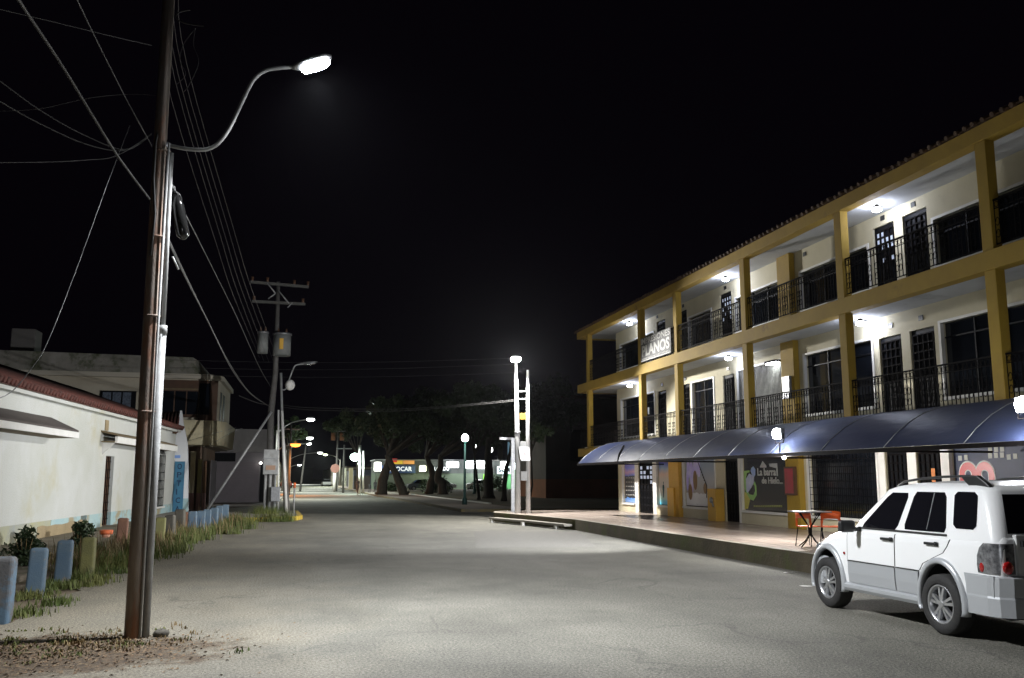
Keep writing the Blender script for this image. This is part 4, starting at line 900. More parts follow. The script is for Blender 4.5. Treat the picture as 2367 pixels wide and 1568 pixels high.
# ---- overhead cables
def wire(pts, r, lab, name='overhead_cable', m='cable', grp=None, n=5):
    return tag(MB().tube(bez(pts, n), r*.7, 5, False).build(name, M[m]), lab, 'cable', grp)
wire([PY(-20, -120, 5.0), PY(43, 0, 6.2), PY(145, 155, 7.4), PY(255, 335, 9), PY(300, 400, 9.8), PY(346, 461, 10.7)], .017, 'thickest cable slanting from the top left corner down to the near pole', grp=None)
wire([PY(150, -60, 6.5), PY(178, 0, 7.0), PY(235, 118, 8.2), PY(300, 245, 9.5), PY(352, 340, 10.7)], .008, 'thin cable slanting to the near pole, right of the thickest one')
wire([PY(-30, 165, 9), PY(0, 188, 9.2), PY(100, 260, 9.8), PY(200, 315, 10.3), PY(290, 346, 10.6), PY(350, 308, 10.75)], .009, 'upper of two sagging cables coming from the left to the near pole')
wire([PY(-30, 215, 9), PY(0, 235, 9.2), PY(90, 285, 9.8), PY(200, 334, 10.3), PY(290, 348, 10.6), PY(350, 312, 10.75)], .009, 'lower of two sagging cables coming from the left to the near pole')
wire([PY(-30, 376, 9), PY(100, 375, 9.6), PY(200, 370, 10.2), PY(270, 360, 10.5), PY(350, 310, 10.7)], .007, 'nearly level thin cable from the left edge to the near pole')
wire([PY(-30, 15, 9), PY(120, 50, 9.6), PY(250, 82, 10.2), PY(350, 105, 10.7)], .007, 'faint cable crossing the top left corner towards the near pole')
wire([PY(-20, 258, 12), PY(90, 252, 12), PY(200, 228, 12), PY(300, 218, 12), PY(372, 222, 10.9)], .005, 'faint wavy wire behind the cables at the upper left')
wire([PY(-10, 925, 8.0), PY(30, 903, 8.2), PY(70, 855, 8.4), PY(108, 795, 8.6), PY(170, 640, 9.2), PY(250, 420, 10), PY(300, 290, 10.6)], .006, 'dark thin cable falling steeply past the red tiled roof at the left edge', m='cable_b')
wire([PY(*U1(1330, 70), 10.8), PY(*U1(1250, 90), 10.8), PY(*U1(1235, 130), 10.8), PY(*U1(1300, 165), 10.8), PY(*U1(1425, 185), 10.8)], .012, 'short hooked cable end beside the top of the near pole')
wire([PY(*U1(1370, 200), 10.8), PY(*U1(1290, 300), 10.8), PY(*U1(1260, 420), 10.8), PY(*U1(1300, 520), 10.8), PY(*U1(1240, 590), 10.8)], .005, 'inner loose loop of wire hanging beside the upper near pole')
wire([PY(*U1(1365, 200), 10.8), PY(*U1(1355, 320), 10.8), PY(*U1(1390, 440), 10.8), PY(*U1(1320, 600), 10.8), PY(*U1(1280, 650), 10.8)], .006, 'outer loose loop of wire hanging beside the upper near pole')
for i, (a, b, nm) in enumerate((((432, 150), (643, 835), 'rightmost'), ((421, 160), (633, 838), 'second'), ((411, 170), (622, 838), 'third'), ((403, 180), (610, 835), 'fourth'), ((396, 230), (600, 828), 'leftmost'))):
    p0, p1 = PY(*a, 13), PY(*b, 42.6); mid = (p0*.55+p1*.45)-Vector((0, 0, .35)); 
    wire([PY(a[0]-18, a[1]-190, 11), p0, p0*.75+p1*.25-Vector((0, 0, .25)), mid, p1], .006, f'{nm} of the five faint parallel power lines right of the near pole', 'power_line', 'cable_dim', grp='five parallel power lines')
wire([PY(378, 530, 10.8), PY(420, 620, 14), PY(478, 738, 22), PY(530, 840, 32), PY(575, 905, 38), PY(620, 938, 42.8)], .022, 'heavy bundled cable sagging from the near pole to the far pole cluster')
wire([PY(382, 545, 10.8), PY(430, 645, 14), PY(486, 755, 22), PY(536, 855, 32), PY(580, 912, 38), PY(624, 940, 42.8)], .015, 'cable hanging just under the heavy bundled cable')
wire([PY(425, 490, 10.9), PY(475, 588, 16), PY(548, 735, 26), PY(600, 850, 36), PY(632, 905, 42.8)], .012, 'single cable from the splice closure to the far pole cluster')
wire([PY(552, 915, 43), PY(590, 930, 43), PY(625, 938, 43)], .03, 'short thick cable end left of the far pole cluster')
for i, (dy, nm) in enumerate(((0, 'upper'), (5, 'lower'))):
    wire([PY(656, 937+dy, 43), PY(720, 943+dy, 42), PY(900, 946+dy, 40), PY(1050, 938+dy*.6, 37), PY(1195, 924+dy*.6, 34.6)], .02, f'{nm} of the two thick cables between the far pole cluster and the twin poles')
for (y0, y1, nm) in ((838, 828, 'highest'), (855, 842, 'middle'), (872, 862, 'lowest')):
    wire([PY(380, y0-6, 43), PY(660, y0, 43), PY(900, (y0+y1)/2+4, 39), PY(1190, y1, 34.6)], .010, f'{nm} of the thin level wires over the cross street', grp=None)
wire([PY(*LA(1470, 950), 45.3), PY(*LA(1700, 885), 50), PY(*LA(1850, 845), 58)], .012, 'thin cable from the white fin wall to the balcony building', m='cable_b')
wire([PY(*LA(1640, 985), 46), PY(*LA(1800, 890), 50), PY(*LA(1900, 850), 56)], .010, 'second thin cable beside the balcony building corner', m='cable_b')

# ---- far pole cluster
pb = PY(*PA(413, 1450), 43.2); t = empty('utility_pole', (pb.x, 43.2, .15), 'tall dark pole with two crossarms carrying transformers, across the side street', 'pole')
top = PY(*PA(465, 60), 43.2)
MB().tube([(pb.x, 43.2, .1), PY(*PA(420, 850), 43.2), PY(*PA(448, 600), 43.2), top], [.17, .15, .12, .09], 12).build('shaft', mat('dark_pole', (.11, .105, .10), (.07, .065, .06), 5, .8), t)
for (a, b_) in (((300, 60), (645, 90)), ((310, 175), (625, 192))):
    p0, p1 = PY(*PA(*a), 43.05), PY(*PA(*b_), 43.05); MB().cbox((p0+p1)/2, (p1-p0).normalized(), (0, 1, 0), (0, 0, 1), (p1-p0).length/2, .06, .06).build('crossarm', mat('dark_crossarm', (.05, .05, .048), (.08, .078, .07), 5, .8), t)
for (a, b_) in (((400, 68), (448, 128)), ((448, 128), (405, 160)), ((465, 110), (530, 190)), ((548, 183), (520, 212))): MB().cyl(PY(*PA(*a), 43.0), PY(*PA(*b_), 43.0), .03, n=6).build('arm_brace', M['galv'], t)
for (x, y) in ((310, 52), (400, 56), (560, 72), (640, 80), (320, 168), (610, 182)):
    q = PY(*PA(x, y+12), 43.05); MB().cyl(q, q+Vector((0, 0, .28)), .05, .07, 8).build('insulator', M['brown'], t)
def transformer(x0, y0, x1, y1, lab, yel):
    a, b_ = PY(*PA(x0, y0), 42.6), PY(*PA(x1, y1), 42.6); r = (b_.x-a.x)/2; cx = (a.x+b_.x)/2
    t = empty('transformer', (cx, 42.6, b_.z), lab, 'transformer')
    MB().cyl((cx, 42.6, b_.z), (cx, 42.6, a.z), r*.9, n=20).build('tank', mat('transformer_grey', (.19, .20, .19), (.14, .145, .14), 3, .7), t)
    MB().cyl((cx, 42.6, a.z-.002), (cx, 42.6, a.z+.08), r*.97, n=20).build('lid', M['alu'], t)
    for s_ in (-.4, .4): MB().tube([(cx+s_*r, 42.55, a.z+.08), (cx+s_*r, 42.55, a.z+.3)], [.06, .03], 8).build('bushing', M['brown'], t)
    if yel: MB().box(cx-.10, cx+.07, 42.6-r*.94-.01, 42.6-r*.9+.02, b_.z+.25, a.z-.2).build('warning_stripe', M['yellow'], t)
transformer(340, 365, 405, 485, 'left grey transformer drum on the far pole', False); transformer(430, 375, 543, 500, 'right, larger transformer drum with a yellow stripe on the far pole', True)
def cyl_post(name, a, b_, r, m, lab, cat, Yd):
    pa, pb_ = PY(*PA(*a), Yd), PY(*PA(*b_), Yd); pa.z = .1
    return tag(MB().tube([pa, pb_], [r, r*.8], 10).build(name, m), lab, cat)
cyl_post('conduit_post', (463, 1445), (466, 820), .05, M['white'], 'slim white conduit post between the meter cabinet and the bright post', 'post', 42.9)
cyl_post('conduit_post', (513, 1448), (487, 825), .075, M['white'], 'brightest white post of the far pole cluster, leaning left', 'post', 42.8)
cyl_post('conduit_post', (527, 1448), (503, 1020), .06, M['concrete'], 'grey post on the right flank of the far pole cluster', 'post', 43.0)
q = PY(*PA(425, 830), 43); tag(MB().tube([(-3.98, 43, .0), q], .055, 8).build('pole_brace', M['galv']), 'long slanting steel brace leaning against the far pole cluster', 'pole brace')
t = empty('meter_cabinet', (-1.15, 42.7, .15), 'grey electric cabinet mounted on posts at the far pole cluster', 'cabinet')
a, b_ = PY(*PA(380, 1055), 42.7), PY(*PA(463, 1203), 42.7)
MB().box(a.x, b_.x, 42.45, 42.75, b_.z, a.z).build('housing', M['galv'], t, bevel=.02)
MB().box(a.x-.02, b_.x+.02, 42.42, 42.45, b_.z+.62*(a.z-b_.z), b_.z+.65*(a.z-b_.z)).build('lip', M['alu'], t)
MB().box(a.x+.12, b_.x-.12, 42.43, 42.448, b_.z+.2, b_.z+.4).build('notice_label', mat('faded_label', (.30, .19, .13), None), t)
for x in (a.x+.12, (a.x+b_.x)/2, b_.x-.1): MB().cyl((x, 42.6, .14), (x, 42.6, b_.z), .06).build('leg', M['galv'], t)
q = PY(*PA(440, 1350), 42.4); tag(MB().box(q.x-.15, q.x+.25, 42.3, 42.5, q.z-.1, q.z+.55).build('switch_box', M['alu'], bevel=.02), 'small metal switch box low on the far pole cluster', 'box')
# unlit lamp on the cluster
pts = [PY(*PA(*p), 43) for p in ((482, 700), (510, 695), (530, 640), (555, 572), (575, 552), (620, 548))]
t = empty('street_lamp', tuple(pts[0]), 'unlit street lamp on a curved arm at the far pole cluster', 'street lamp')
MB().tube([PY(*PA(505, 1445), 43)+Vector((0, 0, 0)), PY(*PA(480, 600), 43)], .06, 8).build('pole', M['galv'], t)
MB().tube(bez(pts, 3), .035, 6).build('arm', M['galv'], t); h = head(t, PY(*PA(645, 542), 43), (1, 0, .12), .8, .3, 'clearlens')
q = PY(*PA(535, 672), 43); MB().ell(q, .22, .2, .25, 10, 8).build('lamp_shade', M['white'], t)
q = PY(*PA(560, 1320), 42.2); t = empty('marker_post', (q.x, 42.2, .15), 'short pale marker post with an orange cap right of the far pole cluster', 'post'); MB().cyl((q.x, 42.2, .1), (q.x, 42.2, 1.25), .04).build('shaft', M['galv'], t); MB().cyl((q.x, 42.2, 1.252), (q.x, 42.2, 1.5), .055).build('cap', M['orange_paint'], t)

# ---- twin poles on the platform
t = empty('gate_pole', (8.34, 34.6, .35), 'left of the twin white poles on the platform end, topped by a blazing lamp', 'pole')
MB().tube([(8.34, 34.6, .3), (8.32, 34.6, 3.2), (8.27, 34.6, 6.2)], [.115, .10, .05], 14).build('shaft', mat('pale_pole_paint', (.30, .30, .30), (.22, .22, .215), 3, .7, bump=.2), t)
MB().cyl((8.33, 34.6, 3.4), (8.33, 34.6, 3.5), .12).build('clamp', M['alu'], t)
hc = PY(1192, 828, 34.2); M['lit_gate'] = mat('gate_lantern_glow', (.9, .9, .9), emit=(1, .99, .92), estr=60)
t4 = empty('street_lamp', (hc.x, 34.4, hc.z), 'blazing street lamp on top of the twin poles at the end of the platform', 'street lamp')
head(t4, hc, (-.25, -1, .12), .6, .34, 'lit_gate'); MB().ell(hc+Vector((0, 0, -.04)), .21, .24, .13).build('glass_bowl', M['lit_gate'], t4)
light('lamp_light', 'SPOT', hc-Vector((0, .1, .26)), 5200, (1, .98, .94), t4, .12, aim=hc+Vector((-.4, -.6, -1.01)), spot=174, blend=.15)
t = empty('gate_pole', (8.72, 34.5, .35), 'right of the twin white poles on the platform end', 'pole')
MB().tube([(8.72, 34.5, .3), (8.72, 34.5, 3.2), (8.72, 34.5, 5.9)], [.095, .08, .05], 14).build('shaft', mat('pale_pole_paint', (.30, .30, .30), (.22, .22, .215), 3, .7, bump=.2), t)
MB().tube([(8.33, 34.55, 5.05), (8.72, 34.5, 5.05)], .025, 6).tube([(8.33, 34.55, 4.75), (8.72, 34.5, 4.75)], .025, 6).build('crossbar', M['galv'], t)
tag(MB().box(8.42, 8.66, 34.5, 34.62, 3.95, 4.2).build('junction_box', M['ochre'], bevel=.01), 'small orange brown box between the twin poles', 'box')
tag(MB().box(8.42, 8.66, 34.5, 34.62, 2.88, 3.1).build('junction_box', M['galv'], bevel=.01), 'grey box between the twin poles just above the white sign', 'box')
# white sign with a faint prohibition ring
a, b_ = PY(*PC(1722, 462), 34.35), PY(*PC(1832, 602), 34.35)
t = empty('road_sign', ((a.x+b_.x)/2, 34.35, b_.z), 'white plate with a faint red prohibition ring fixed across the twin poles', 'sign')
MB().prism([(a.x, a.z), (a.x+.06, b_.z+.08), (a.x+.11, b_.z), (b_.x, b_.z), (b_.x+.02, b_.z+.06), (b_.x-.02, a.z-.03), (b_.x-.06, a.z)], 'y', 34.33, 34.345).build('plate', mat('sign_white', (.8, .8, .8), None, rough=.4), t)
cx, cz = (a.x+b_.x)/2+.015, (a.z+b_.z)/2
MB().tube([(cx+.10*math.cos(q), 34.325, cz+.10*math.sin(q)) for q in [2*math.pi*k/20 for k in range(21)]], .008, 5).tube([(cx-.07, 34.325, cz+.07), (cx+.07, 34.325, cz-.07)], .007, 5).build('prohibition_ring', mat('faded_red', (.62, .38, .38), None), t)
text_mb('E', (cx-.035, 34.325, cz-.05), (1, 0, 0), UZ, .07, .10, .003).build('lettering', mat('faded_black', (.45, .45, .46), None), t)
MB().box(cx-.12, cx+.12, 34.322, 34.328, a.z-.075, a.z-.05).box(cx-.12, cx+.14, 34.322, 34.328, b_.z+.05, b_.z+.075).build('small_print', MATS['faded_black'], t)
MB().box(8.42, 8.66, 34.4, 34.5, 1.6, 1.95).build('lower_box', M['galv'], t)
# grey L-shaped post
t = empty('signal_post', (8.45, 36.9, .35), 'dark grey post with a short level arm behind the twin poles', 'post')
MB().box(8.62, 8.76, 36.9, 37.0, .3, 3.35).build('post', M['alu'], t); MB().box(8.12, 8.615, 36.9, 37.0, 3.26, 3.36).build('arm', M['alu'], t)

# ---- bollards
def bollard():
    mb = MB(); h, w = .72, .125
    mb.loft([[(-w*s, -w*s, z), (w*s, -w*s, z), (w*s, w*s, z), (-w*s, w*s, z)] for z, s in ((-.06, 1.03), (.3, 1.0), (h-.05, .97), (h, .9))], smooth=False)
    o = mb.build('bollard', M['bluepaint']); b = o.modifiers.new('bevel', 'BEVEL'); b.width = .035; b.segments = 3; b.limit_method = 'ANGLE'; return o
proto = bollard(); bl = [
 (25, 622, 'greypost', 'bare grey square concrete bollard cut off by the left edge', 1.05), (300, 548, 'bluepaint', 'blue bollard with a rounded top, second from the left edge', .95), (515, 485, 'bluepaint', 'blue bollard just left of the mossy yellow one', .95),
 (705, 462, 'yellowpost', 'mossy yellow bollard in the weeds left of the near pole', .9), (970, 308, 'brownpost', 'brick brown bollard half hidden by the near pole', 1), (1265, 303, 'yellowpost', 'mossy yellow bollard in the weeds right of the near pole', 1),
 (1352, 283, 'darkpost', 'sooty dark bollard overgrown by weeds, right of the second yellow one', 1), (1428, 238, 'darkpost', 'taller black bollard under the vertical shop sign', 1.1), (1475, 258, 'brownpost', 'small brown bollard right of the black one', .9),
 (1522, 253, 'bluepaint', 'first of the dark blue bollards in the far row', 1), (1587, 250, 'bluepaint', 'second of the dark blue bollards in the far row', 1), (1638, 238, 'bluepaint', 'third of the dark blue bollards in the far row', 1),
 (1692, 225, 'bluepaint', 'fourth of the dark blue bollards in the far row', 1), (1737, 208, 'bluepaint', 'fifth of the dark blue bollards in the far row', 1), (1780, 200, 'bluepaint', 'last blue bollard of the far row, beside the foot of the steel brace', 1)]
for i, (x, y, m, lab, s) in enumerate(bl):
    o = proto if i == 0 else proto.copy()
    if i: COL.objects.link(o)
    p = PG(*LB(x, y), .70*s); o.location = (p.x, p.y, 0); o.scale = (s, s, s); o.rotation_euler = (R(random.uniform(-2, 2)), R(random.uniform(-2.5, 2.5)), R(random.uniform(-8, 8)))
    if m != 'bluepaint' or i == 0:
        me = o.data.copy() if i else o.data
        o.data = me; me.materials.clear(); me.materials.append(M[m])
    tag(o, lab, 'bollard', 'bollards along the weedy kerb')
for o in list(bpy.data.objects):
    if o.name.startswith('bollard') and o is not proto and o.data == proto.data:
        me = o.data.copy(); me.materials.clear(); me.materials.append(M['bluepaint']); o.data = me
p = PG(*LB(840, 560), 0.05)
t = empty('painted_stump', (p.x-.9, p.y+6, 0), 'bright orange painted stump by the dark doorway of the white house', 'stump')
q = PX(*LB(842, 395), -5.1)
t.location = (q.x, q.y, 0); _w[t.name] = tuple(t.location)
MB().loft([[(q.x+r*math.cos(a), q.y+r*math.sin(a), z) for a in [2*math.pi*k/10 for k in range(10)]] for z, r in ((0, .10), (q.z*.55, .12))]).build('base', mat('faded_pink_paint', (.6, .3, .2), None), t)
MB().loft([[(q.x+r*math.cos(a), q.y+r*math.sin(a), z) for a in [2*math.pi*k/10 for k in range(10)]] for z, r in ((q.z*.55+.001, .17), (q.z*.95, .18), (q.z, .12))]).build('cap', M['orange_paint'], t)
# stone
p = PG(372, 1472, 0); mb = MB(); mb.ell((p.x, p.y, .03), .085, .06, .05, 10, 6); mb.v = [(x+random.uniform(-.01, .01), y+random.uniform(-.01, .01), z+random.uniform(-.01, .01)) for x, y, z in mb.v]
tag(mb.build('stone', M['darkpost']), 'dark lump of stone on the ground right of the near pole', 'stone')
# ================================================================== WHITE HOUSE (left) - built along a local wall line, then turned
HA = math.atan(.0692); HO = Vector((-6.98, 24.9, 0)); HU = Vector((math.sin(HA), math.cos(HA), 0)); HV = Vector((math.cos(HA), -math.sin(HA), 0))
def HL(x, y):
    d = ray(x, y); n = HV; t = (HO-_C).dot(n)/d.dot(n); p = _C+d*t; return (p-HO).dot(HU), p.z
def place(o): o.location = HO; o.rotation_euler.z = -HA; _w[o.name] = (0, 0, 0); return o
H = empty('white_house', (0, 0, 0), 'long low white house with peeling walls, blue foot and red tiled eave', 'house')
S1 = HL(407, 1000)[0]; S0 = -12.0
d0, d1 = HL(*LC(822, 900))[0], HL(*LC(888, 900))[0]; w0, w1 = HL(*LC(1208, 950))[0], HL(*LC(1275, 950))[0]
dz, wz0, wz1 = 2.45, .50, 2.68
mb = MB(); bz = .52
def wallseg(mb, a, b, z0, z1): mb.box(-.25, 0, a, b, z0, z1)
wallseg(mb, S0, d0, bz, 3.86); wallseg(mb, d0, d1, dz, 3.86); wallseg(mb, d1, w0, bz, 3.86); wallseg(mb, w0, w1, wz1, 3.86); wallseg(mb, w1, S1, bz, 3.86)
mb.build('wall', M['housew'], H)
mb = MB()
for a, b in ((3.6, 6.4), (7.0, d0), (d1, w0), (w0, w1), (w1, S1)):
    if b > a: mb.box(-.25, .012, a, b, 0, bz if (a, b) != (w0, w1) else wz0)
mb.build('dado', M['bluebase'], H)
mb = MB(); mb.box(-.25, .008, S0, 3.6, 0, bz-.13).box(-.25, .002, S0, 3.6, bz-.13, bz); mb.build('dado', mat('yellowed_dado', (.42, .40, .22), (.34, .36, .34), 1, .85, bump=.4), H)
# ragged bare render patch
rnd = random.Random(5); top = [(HL(*LC(x, y))) for x, y in ((290, 1312), (330, 1300), (370, 1306), (430, 1290), (480, 1290), (520, 1280), (560, 1262), (600, 1270), (630, 1250), (655, 1262), (690, 1330))]
pts = [(top[0][0], 0)]+top+[(top[-1][0], 0)]
mb = MB(); mb.add([(.016, s, z) for s, z in pts]+[(.0, s, z) for s, z in pts], [tuple(range(len(pts)))]+[(i, i+1, len(pts)+i+1, len(pts)+i) for i in range(len(pts)-1)]); mb.build('bare_render', M['tanbase'], H)
# eave: red tile band and the roof behind
mb = MB(); mb.prism([(.28, 3.90), (.28, 3.98), (-4.2, 5.6), (-4.2, 5.5)], 'y', S0, S1+.1); 
s = S0
while s < S1+.1: mb.tube([(.36, s, 3.99+rnd.uniform(-.015, .015)), (-1, s, 4.48), (-4.2, s, 5.64)], .085, 6); s += .25
mb.build('tiled_roof', M['tiles_roof'], H)
MB().box(-.1, .22, S0, S1, 3.80, 3.895).build('cornice', M['housew'], H)
MB().box(-8, -.251, S1-.25, S1, 0, 3.8).build('end_wall', M['housew'], H)
# door and window
dr = MB().box(-.18, -.12, d0, d1, .07, dz).build('door', M['brown'], H)
g = MB()
for i in range(5): s = d0+(d1-d0)*(i+.5)/5; g.box(-.115, -.09, s-.012, s+.012, .1, dz-.02)
for j in range(8): z = .3+j*.28; g.box(-.118, -.085, d0, d1, z-.012, z+.012)
g.build('door_grille', M['iron'], dr)
w = MB().box(-.2, -.16, w0, w1, wz0, wz1).build('window', M['glass'], H)
g = MB()
for i in range(8): s = w0+(w1-w0)*i/7; g.box(.05, .075, s-.012, s+.012, wz0, wz1); g.tube([(.0625, s, wz1), (.0625, s+((w0+w1)/2-s)*.75, wz1+.30)], .012, 4)
for j in range(7): z = wz0+j*.36; g.box(.048, .078, w0, w1, z-.012, z+.012)
g.build('window_grille', M['iron'], w); MB().box(-.05, .14, w0-.1, w1+.1, wz0-.09, wz0-.02).build('sill', M['white'], w)
# wooden shade over the door and window
a0, a1 = HL(*LC(790, 600))[0], HL(*LC(1375, 650))[0]-2.2
mb = MB(); mb.prism([(0, 3.28), (.52, 3.14), (.52, 3.10), (0, 3.22)], 'y', a0, a1); sh = mb.build('door_shade', M['wood'], H)
MB().box(.46, .54, a0, a1, 2.86, 3.08).build('fascia', M['white'], sh); MB().box(.02, .455, a0+.01, a1-.01, 2.88, 2.92).build('soffit', M['wood'], sh)
MB().prism([(.0, 2.92), (.44, 2.92), (0, 2.45)], 'y', a0+.25, a0+.33).build('bracket', M['white'], sh)
MB().box(0, .04, a0+.4, a0+.75, 3.29, 3.65).build('vent_plate', M['tanbase'], H)
# shade at the left edge
b1 = HL(*LC(395, 560))[0]
mb = MB(); mb.prism([(0, 3.38), (.75, 3.02), (.75, 2.97), (0, 3.30)], 'y', S0, b1); sh = mb.build('window_shade', M['dark_wall'], H)
MB().box(.69, .77, S0, b1, 2.80, 2.965).build('fascia', M['white'], sh); MB().box(.01, .685, S0, b1-.02, 2.80, 2.84).build('soffit', M['wood'], sh)
place(H)
# fin wall with the vertical shop sign
t = empty('fin_wall', (-5.3, 45.6, 0), 'white fin wall with a pointed top at the end of the white house', 'wall')
fp = [(-5.66, 0), (-5.66, 3.3), (-5.52, 4.1), (-5.47, 4.85), (-5.40, 4.85), (-5.28, 4.2), (-5.06, 3.3), (-4.98, 2.3), (-4.86, 0)]
MB().prism(fp, 'y', 45.45, 45.65).build('wall', mat('bright_white_wall', (.72, .73, .74), (.64, .65, .66), 1, .8, bump=.2), t)
MB().prism([(x, z) for x, z in ((-5.66, 0), (-5.66, .75), (-4.89, .75), (-4.86, 0))], 'y', 45.43, 45.448).build('dado', M['bluebase'], t)
a, b_ = PY(*LA(1373, 1110), 45.4), PY(*LA(1430, 1510), 45.4)
t = tag(MB().box(a.x, b_.x, 45.36, 45.42, b_.z-.1, a.z).build('shop_sign', mat('teal_sign', (.03, .13, .24), (.05, .18, .28), 2, .5)), 'narrow blue vertical sign reading OPTICA on the white fin wall', 'sign')
for i, chx in enumerate('OPTICA'):
    z = a.z-.36-i*.39; text_mb(chx, (a.x+.12, 45.355, z), (1, 0, 0), UZ, (.05 if chx == 'I' else .2), .26, .006, bold=.02).build('lettering', mat('navy_lettering', (.01, .03, .08), None), t)
tag(MB().box(-5.6, -5.35, 45.38, 45.44, 2.62, 2.75).build('wall_plaque', mat('blue_plaque', (.2, .35, .7), None)), 'tiny blue plaque above the vertical sign', 'plaque')
# dark tiled lean-to roof between the house and the balcony building
a, b_ = PY(*LA(1205, 735), 45.9), PY(*LA(1405, 720), 45.9); c, d = PY(*LA(1205, 845), 44.4), PY(*LA(1385, 880), 44.4)
t = empty('lean_to_roof', tuple(c), 'small dark tiled lean-to roof beside the pointed fin wall', 'roof')
MB().add([a, b_, d, c, a-Vector((0, 0, .1)), b_-Vector((0, 0, .1)), d-Vector((0, 0, .1)), c-Vector((0, 0, .1))], [(0, 1, 2, 3), (4, 5, 6, 7), (3, 2, 6, 7), (1, 2, 6, 5), (0, 3, 7, 4)]).build('deck', M['tiles_old'], t)
for k in range(8):
    f = k/7; MB().tube([a.lerp(b_, f), c.lerp(d, f)], .06, 6).build('tile_row', M['tiles_roof'] if k > 3 else M['tiles_old'], t)
# ================================================================== BALCONY BUILDING behind
t = B2 = empty('balcony_building', (-9, 52, 0), 'two storey beige building with a mouldy parapet and rounded cream balcony on the left', 'building')
def rc(x1, y0, r, z):   # outline with a rounded street corner
    pts = [(-22, y0, z)]
    for k in range(9):
        a_ = R(-90+90*k/8); pts.append((x1-r+r*math.cos(a_), y0+r+r*math.sin(a_), z))
    return pts+[(x1, y0+9, z), (-22, y0+9, z)]
MB().loft([rc(-4.35, 52.2, 1.2, 3.4), rc(-4.35, 52.2, 1.2, 7.05)], smooth=False).build('upper_wall', M['b2wall'], t)
MB().loft([rc(-4.15, 51.9, 1.4, 7.05), rc(-4.15, 51.9, 1.4, 7.3)], smooth=False).build('roof_slab', mat('pale_slab_edge', (.46, .42, .34), None, rough=.8), t)
MB().loft([[(-22, 52.05, 7.3), (-5.4, 52.05, 7.3), (-5.0, 52.6, 7.3), (-5.0, 60, 7.3), (-22, 60, 7.3)], [(-22, 52.05, 8.4), (-5.75, 52.05, 8.22), (-5.5, 52.6, 8.1), (-5.4, 60, 8.0), (-22, 60, 8.4)]], smooth=False).build('parapet', M['parapet'], t)
MB().loft([rc(-3.95, 50.6, 1.8, 3.42), rc(-3.85, 50.6, 1.8, 4.72)], smooth=True).build('balcony_band', M['b2cream'], t)
a, b_ = PY(*LA(1275, 465), 52.1), PY(*LA(1685, 745), 52.1)
o = MB().box(a.x, b_.x-.9, 51.95, 52.19, 4.95, 6.95).build('window', M['brown'], t)
for k in range(4): x = a.x+.1+k*.62; MB().box(x, x+.55, 51.925, 51.948, 5.1, 6.35 if k < 3 else 6.8).build('pane', M['glass'], o)
MB().box(a.x, b_.x-.9, 51.93, 51.949, 6.42, 6.5).build('mullion', M['wood'], o)
MB().box(b_.x-.85, b_.x+.1, 51.96, 52.19, 4.73, 6.95).build('balcony_door', M['brown'], t)
a, b_ = PY(*LA(795, 555), 52.1), PY(*LA(1060, 700), 52.1)
o = MB().box(a.x, b_.x, 52.0, 52.19, 4.9, a.z).build('window', M['blackpaint'], t)
for k in range(3): x = a.x+.1+k*.5; MB().box(x, x+.42, 51.98, 51.998, 5.0, a.z-.08).build('curtain', mat('grey_curtain', (.14, .17, .22), (.04, .05, .07), 9, .8), o)
# ground floor, painted shopfront piers
MB().box(-22, -5.3, 52.8, 53, 0, 3.41).box(-5.301, -5.1, 52.8, 61, 0, 3.41).build('shop_wall', mat('shop_wall_tan', (.30, .22, .15), (.20, .13, .09), 1, .8), t)
for (x0, x1, m, z1) in ((-5.6, -5.35, M['b2cream'], 3.1), (-5.2, -5.0, mat('yellow_pier', (.42, .38, .16), None), 2.7), (-4.9, -4.75, mat('brown_pier', (.22, .12, .06), None), 2.6)):
    MB().box(x0, x1, 52.0, 52.3, .9, z1).build('shop_pier', m, t); MB().box(x0-.01, x1+.01, 51.99, 52.31, 0, .9).build('pier_foot', mat('pink_base', (.48, .28, .24), (.36, .22, .2), 1.5, .8), t)
MB().box(-4.72, -4.68, 54, 57.5, .2, 2.7).build('side_shutter', M['grey_wall'], t)
for (y0, y1) in ((53.6, 54.6), (55.6, 56.8)): MB().box(-4.36, -4.33, y0, y1, 4.6, 6.5).build('side_window', M['blackpaint'], t)
tag(MB().box(-16.6, -15.3, 58, 59.5, 8.45, 10.4).build('roof_tank', mat('roof_tank_grey', (.16, .15, .14), None), bevel=.05), 'dim boxy tank on the roof of the balcony building', 'water tank')
# ================================================================== GREY BUILDING across the side street
t = empty('grey_building', (-5, 62, 0), 'plain grey building with a wide shutter behind the slanting brace', 'building')
MB().box(-14, -1.9, 62.02, 72, 0, 3.35).build('wall', M['grey_wall'], t)
MB().box(-4.9, -1.9, 62.0, 72, 3.36, 4.85).build('parapet', mat('grey_parapet', (.26, .25, .24), (.18, .17, .165), .9, .9, bump=.3), t)
MB().box(-6.6, -4.91, 62.3, 72, 3.36, 4.45).build('parapet', M['dark_wall'], t)
MB().box(-5.9, -3.9, 61.95, 62.0, 2.75, 3.3).build('sign_board', M['blackpaint'], t)
sh = MB().box(-5.2, -2.4, 61.96, 62.015, .16, 2.7).build('roller_shutter', mat('mauve_shutter', (.23, .20, .215), (.19, .165, .175), 1, .7), t)
b = MB()
for k in range(16): b.box(-5.2, -2.4, 61.94, 61.958, .3+k*.15, .33+k*.15)
b.build('slat', M['grey_wall'], sh)
MB().box(-2.3, -2.0, 61.9, 62.01, .15, 2.6).build('doorway', M['blackpaint'], t)
light('lamp_light', 'POINT', (-2.3, 61.6, 2.65), 14, (.9, .95, 1), None, .06); 
